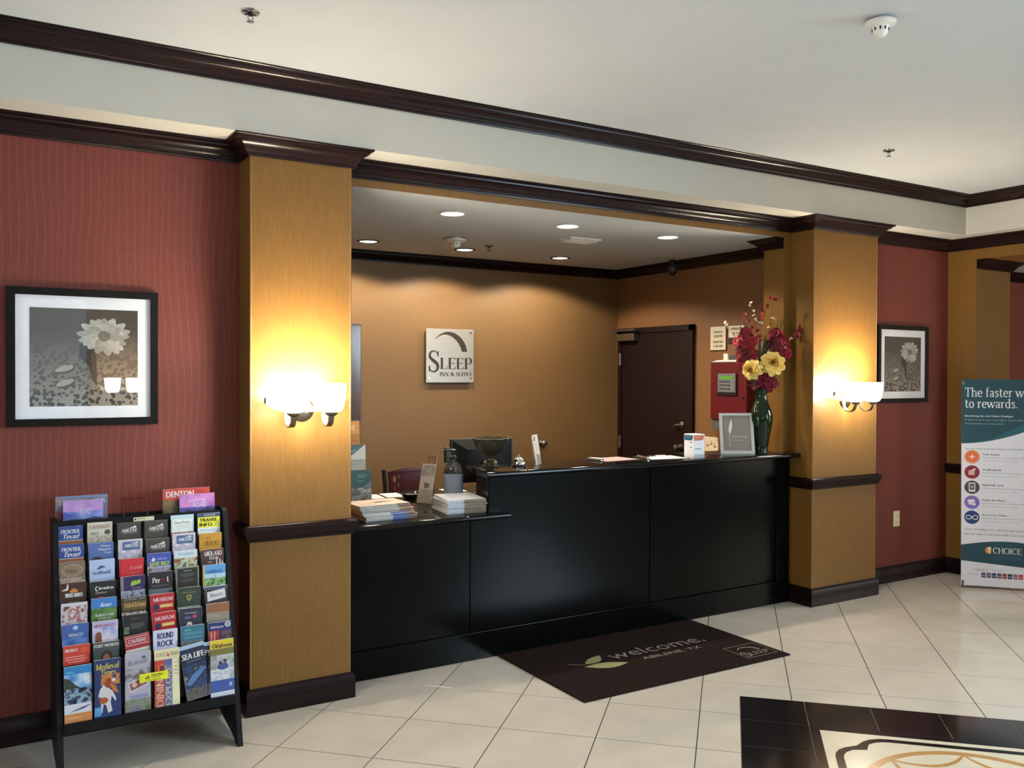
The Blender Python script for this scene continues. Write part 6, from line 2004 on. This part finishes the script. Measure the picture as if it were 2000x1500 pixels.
mb.lathe([(.0, .007), (.012, .014), (.014, .03), (.010, .042), (.0, .046)], O + Vector((.02, .0, 0)), M_CHROME, 16)
mb.build('knob', t, smooth=60)

# ================================================================== MONITOR AND CHAIR
mx0, mx1, myb = 2.70, 3.178, 5.20
O = Vector(((mx0 + mx1) / 2, 5.28, ZL))
t = thing('computer_monitor', O, 'black computer monitor seen from behind over the raised counter', 'monitor')
mb = MB(O)
mb.box((mx0, myb + .012, .955), (mx1, myb + .036, 1.25), M_BLACK, .004)
mb.build('bezel', t)
mb = MB(O)
mb.poly([(mx0 + .015, myb + .0365, .975), (mx1 - .015, myb + .0365, .975), (mx1 - .015, myb + .0365, 1.235), (mx0 + .015, myb + .0365, 1.235)], mat('dark_screen', (18, 20, 26), .15))
mb.build('screen', t)
mb = MB(O)
a = [(mx0 + .01, myb + .012, .965), (mx1 - .01, myb + .012, .965), (mx1 - .01, myb + .012, 1.24), (mx0 + .01, myb + .012, 1.24)]
b = [(mx0 + .10, myb - .03, 1.0), (mx1 - .10, myb - .03, 1.0), (mx1 - .10, myb - .03, 1.18), (mx0 + .10, myb - .03, 1.18)]
mb.add(a + b, [(4, 5, 6, 7), (0, 1, 5, 4), (1, 2, 6, 5), (2, 3, 7, 6), (3, 0, 4, 7)], mat('monitor_back', (15, 15, 16), .6, spec=.25))
mb.build('back_shell', t)
mb = MB(O)
mb.box((O.x - .03, myb - .05, .875), (O.x + .03, myb - .02, 1.10), M_BLACK, .004)
mb.lathe([(.0, 0), (.11, 0), (.11, .008), (.03, .016)], (O.x, myb + .0, ZL), M_BLACK, 28)
mb.build('stand', t, smooth=40)
mb = MB(O)
mb.box((mx0 - .040, myb + .005, 1.095), (mx0 - .001, myb + .04, 1.195), mat('dark_blue_plastic', (22, 26, 36), .4), .003)
mb.build('card_reader', t)
O = Vector((2.78, 6.2, 0))
t = thing('desk_chair', O, 'burgundy chair with cut-out back in dark frame behind the desk', 'chair')
M_CH = mat('burgundy_back', (74, 24, 30), .4, grain=.15)
M_CHF = mat('dark_green_metal', (30, 36, 36), .45)
# backrest panel with three cut-out ovals
def back_panel():
    mbb = MB(O)
    cu = bpy.data.curves.new('b', 'CURVE')
    cu.dimensions = '2D'
    cu.fill_mode = 'BOTH'
    cu.extrude = .007
    def ring(pts):
        s = cu.splines.new('POLY')
        s.points.add(len(pts) - 1)
        for i, p in enumerate(pts):
            s.points[i].co = (p[0], p[1], 0, 1)
        s.use_cyclic_u = True
    top = [(.17 - .34 * i / 12, .34 + .022 * sin(pi * i / 12)) for i in range(13)]
    ring([(-.155, .0), (.155, .0)] + top)
    for (cx, cy, rx, ry, n) in ((-.118, .282, .018, .026, 14), (-.083, .302, .010, .016, 12), (-.088, .242, .010, .018, 12), (-.118, .215, .010, .012, 12)):
        ring([(cx + rx * cos(2 * pi * k / n), cy + ry * sin(2 * pi * k / n)) for k in range(n)])
    ob = bpy.data.objects.new('b', cu)
    COL.objects.link(ob)
    me = bpy.data.meshes.new_from_object(ob)
    vs = [Vector((O.x + v.co.x, 6.02 + v.co.z + .10 * (v.co.x ** 2) * -8 * .1 + .08 * v.co.y, .62 + v.co.y)) for v in me.vertices]
    fs = [list(p.vertices) for p in me.polygons]
    bpy.data.objects.remove(ob)
    bpy.data.curves.remove(cu)
    bpy.data.meshes.remove(me)
    mbb.add(vs, fs, M_CH)
    return mbb.build('backrest', t)
back_panel()
for s in (-1, 1):
    mb = MB(O)
    mb.tube([(O.x + s * .21, 6.10, .0), (O.x + s * .185, 6.02, .44), (O.x + s * .178, 6.03, .62), (O.x + s * .198, 6.055, .975)], .016, M_CHF, 10)
    mb.build('rear_post', t, smooth=50)
    mb = MB(O)
    mb.tube([(O.x + s * .20, 6.46, .0), (O.x + s * .19, 6.42, .44)], .014, M_CHF, 10)
    mb.build('leg', t, smooth=50)
mb = MB(O)
mb.box((O.x - .21, 6.03, .44), (O.x + .21, 6.46, .50), M_CH, .02)
mb.build('seat', t, smooth=40)
mb = MB(O)
for z in (.60, .70):
    mb.tube([(O.x - .18, 6.03, z - .02), (O.x + .18, 6.03, z - .02)], .009, M_CHF, 8)
mb.build('back_rail', t, smooth=50)
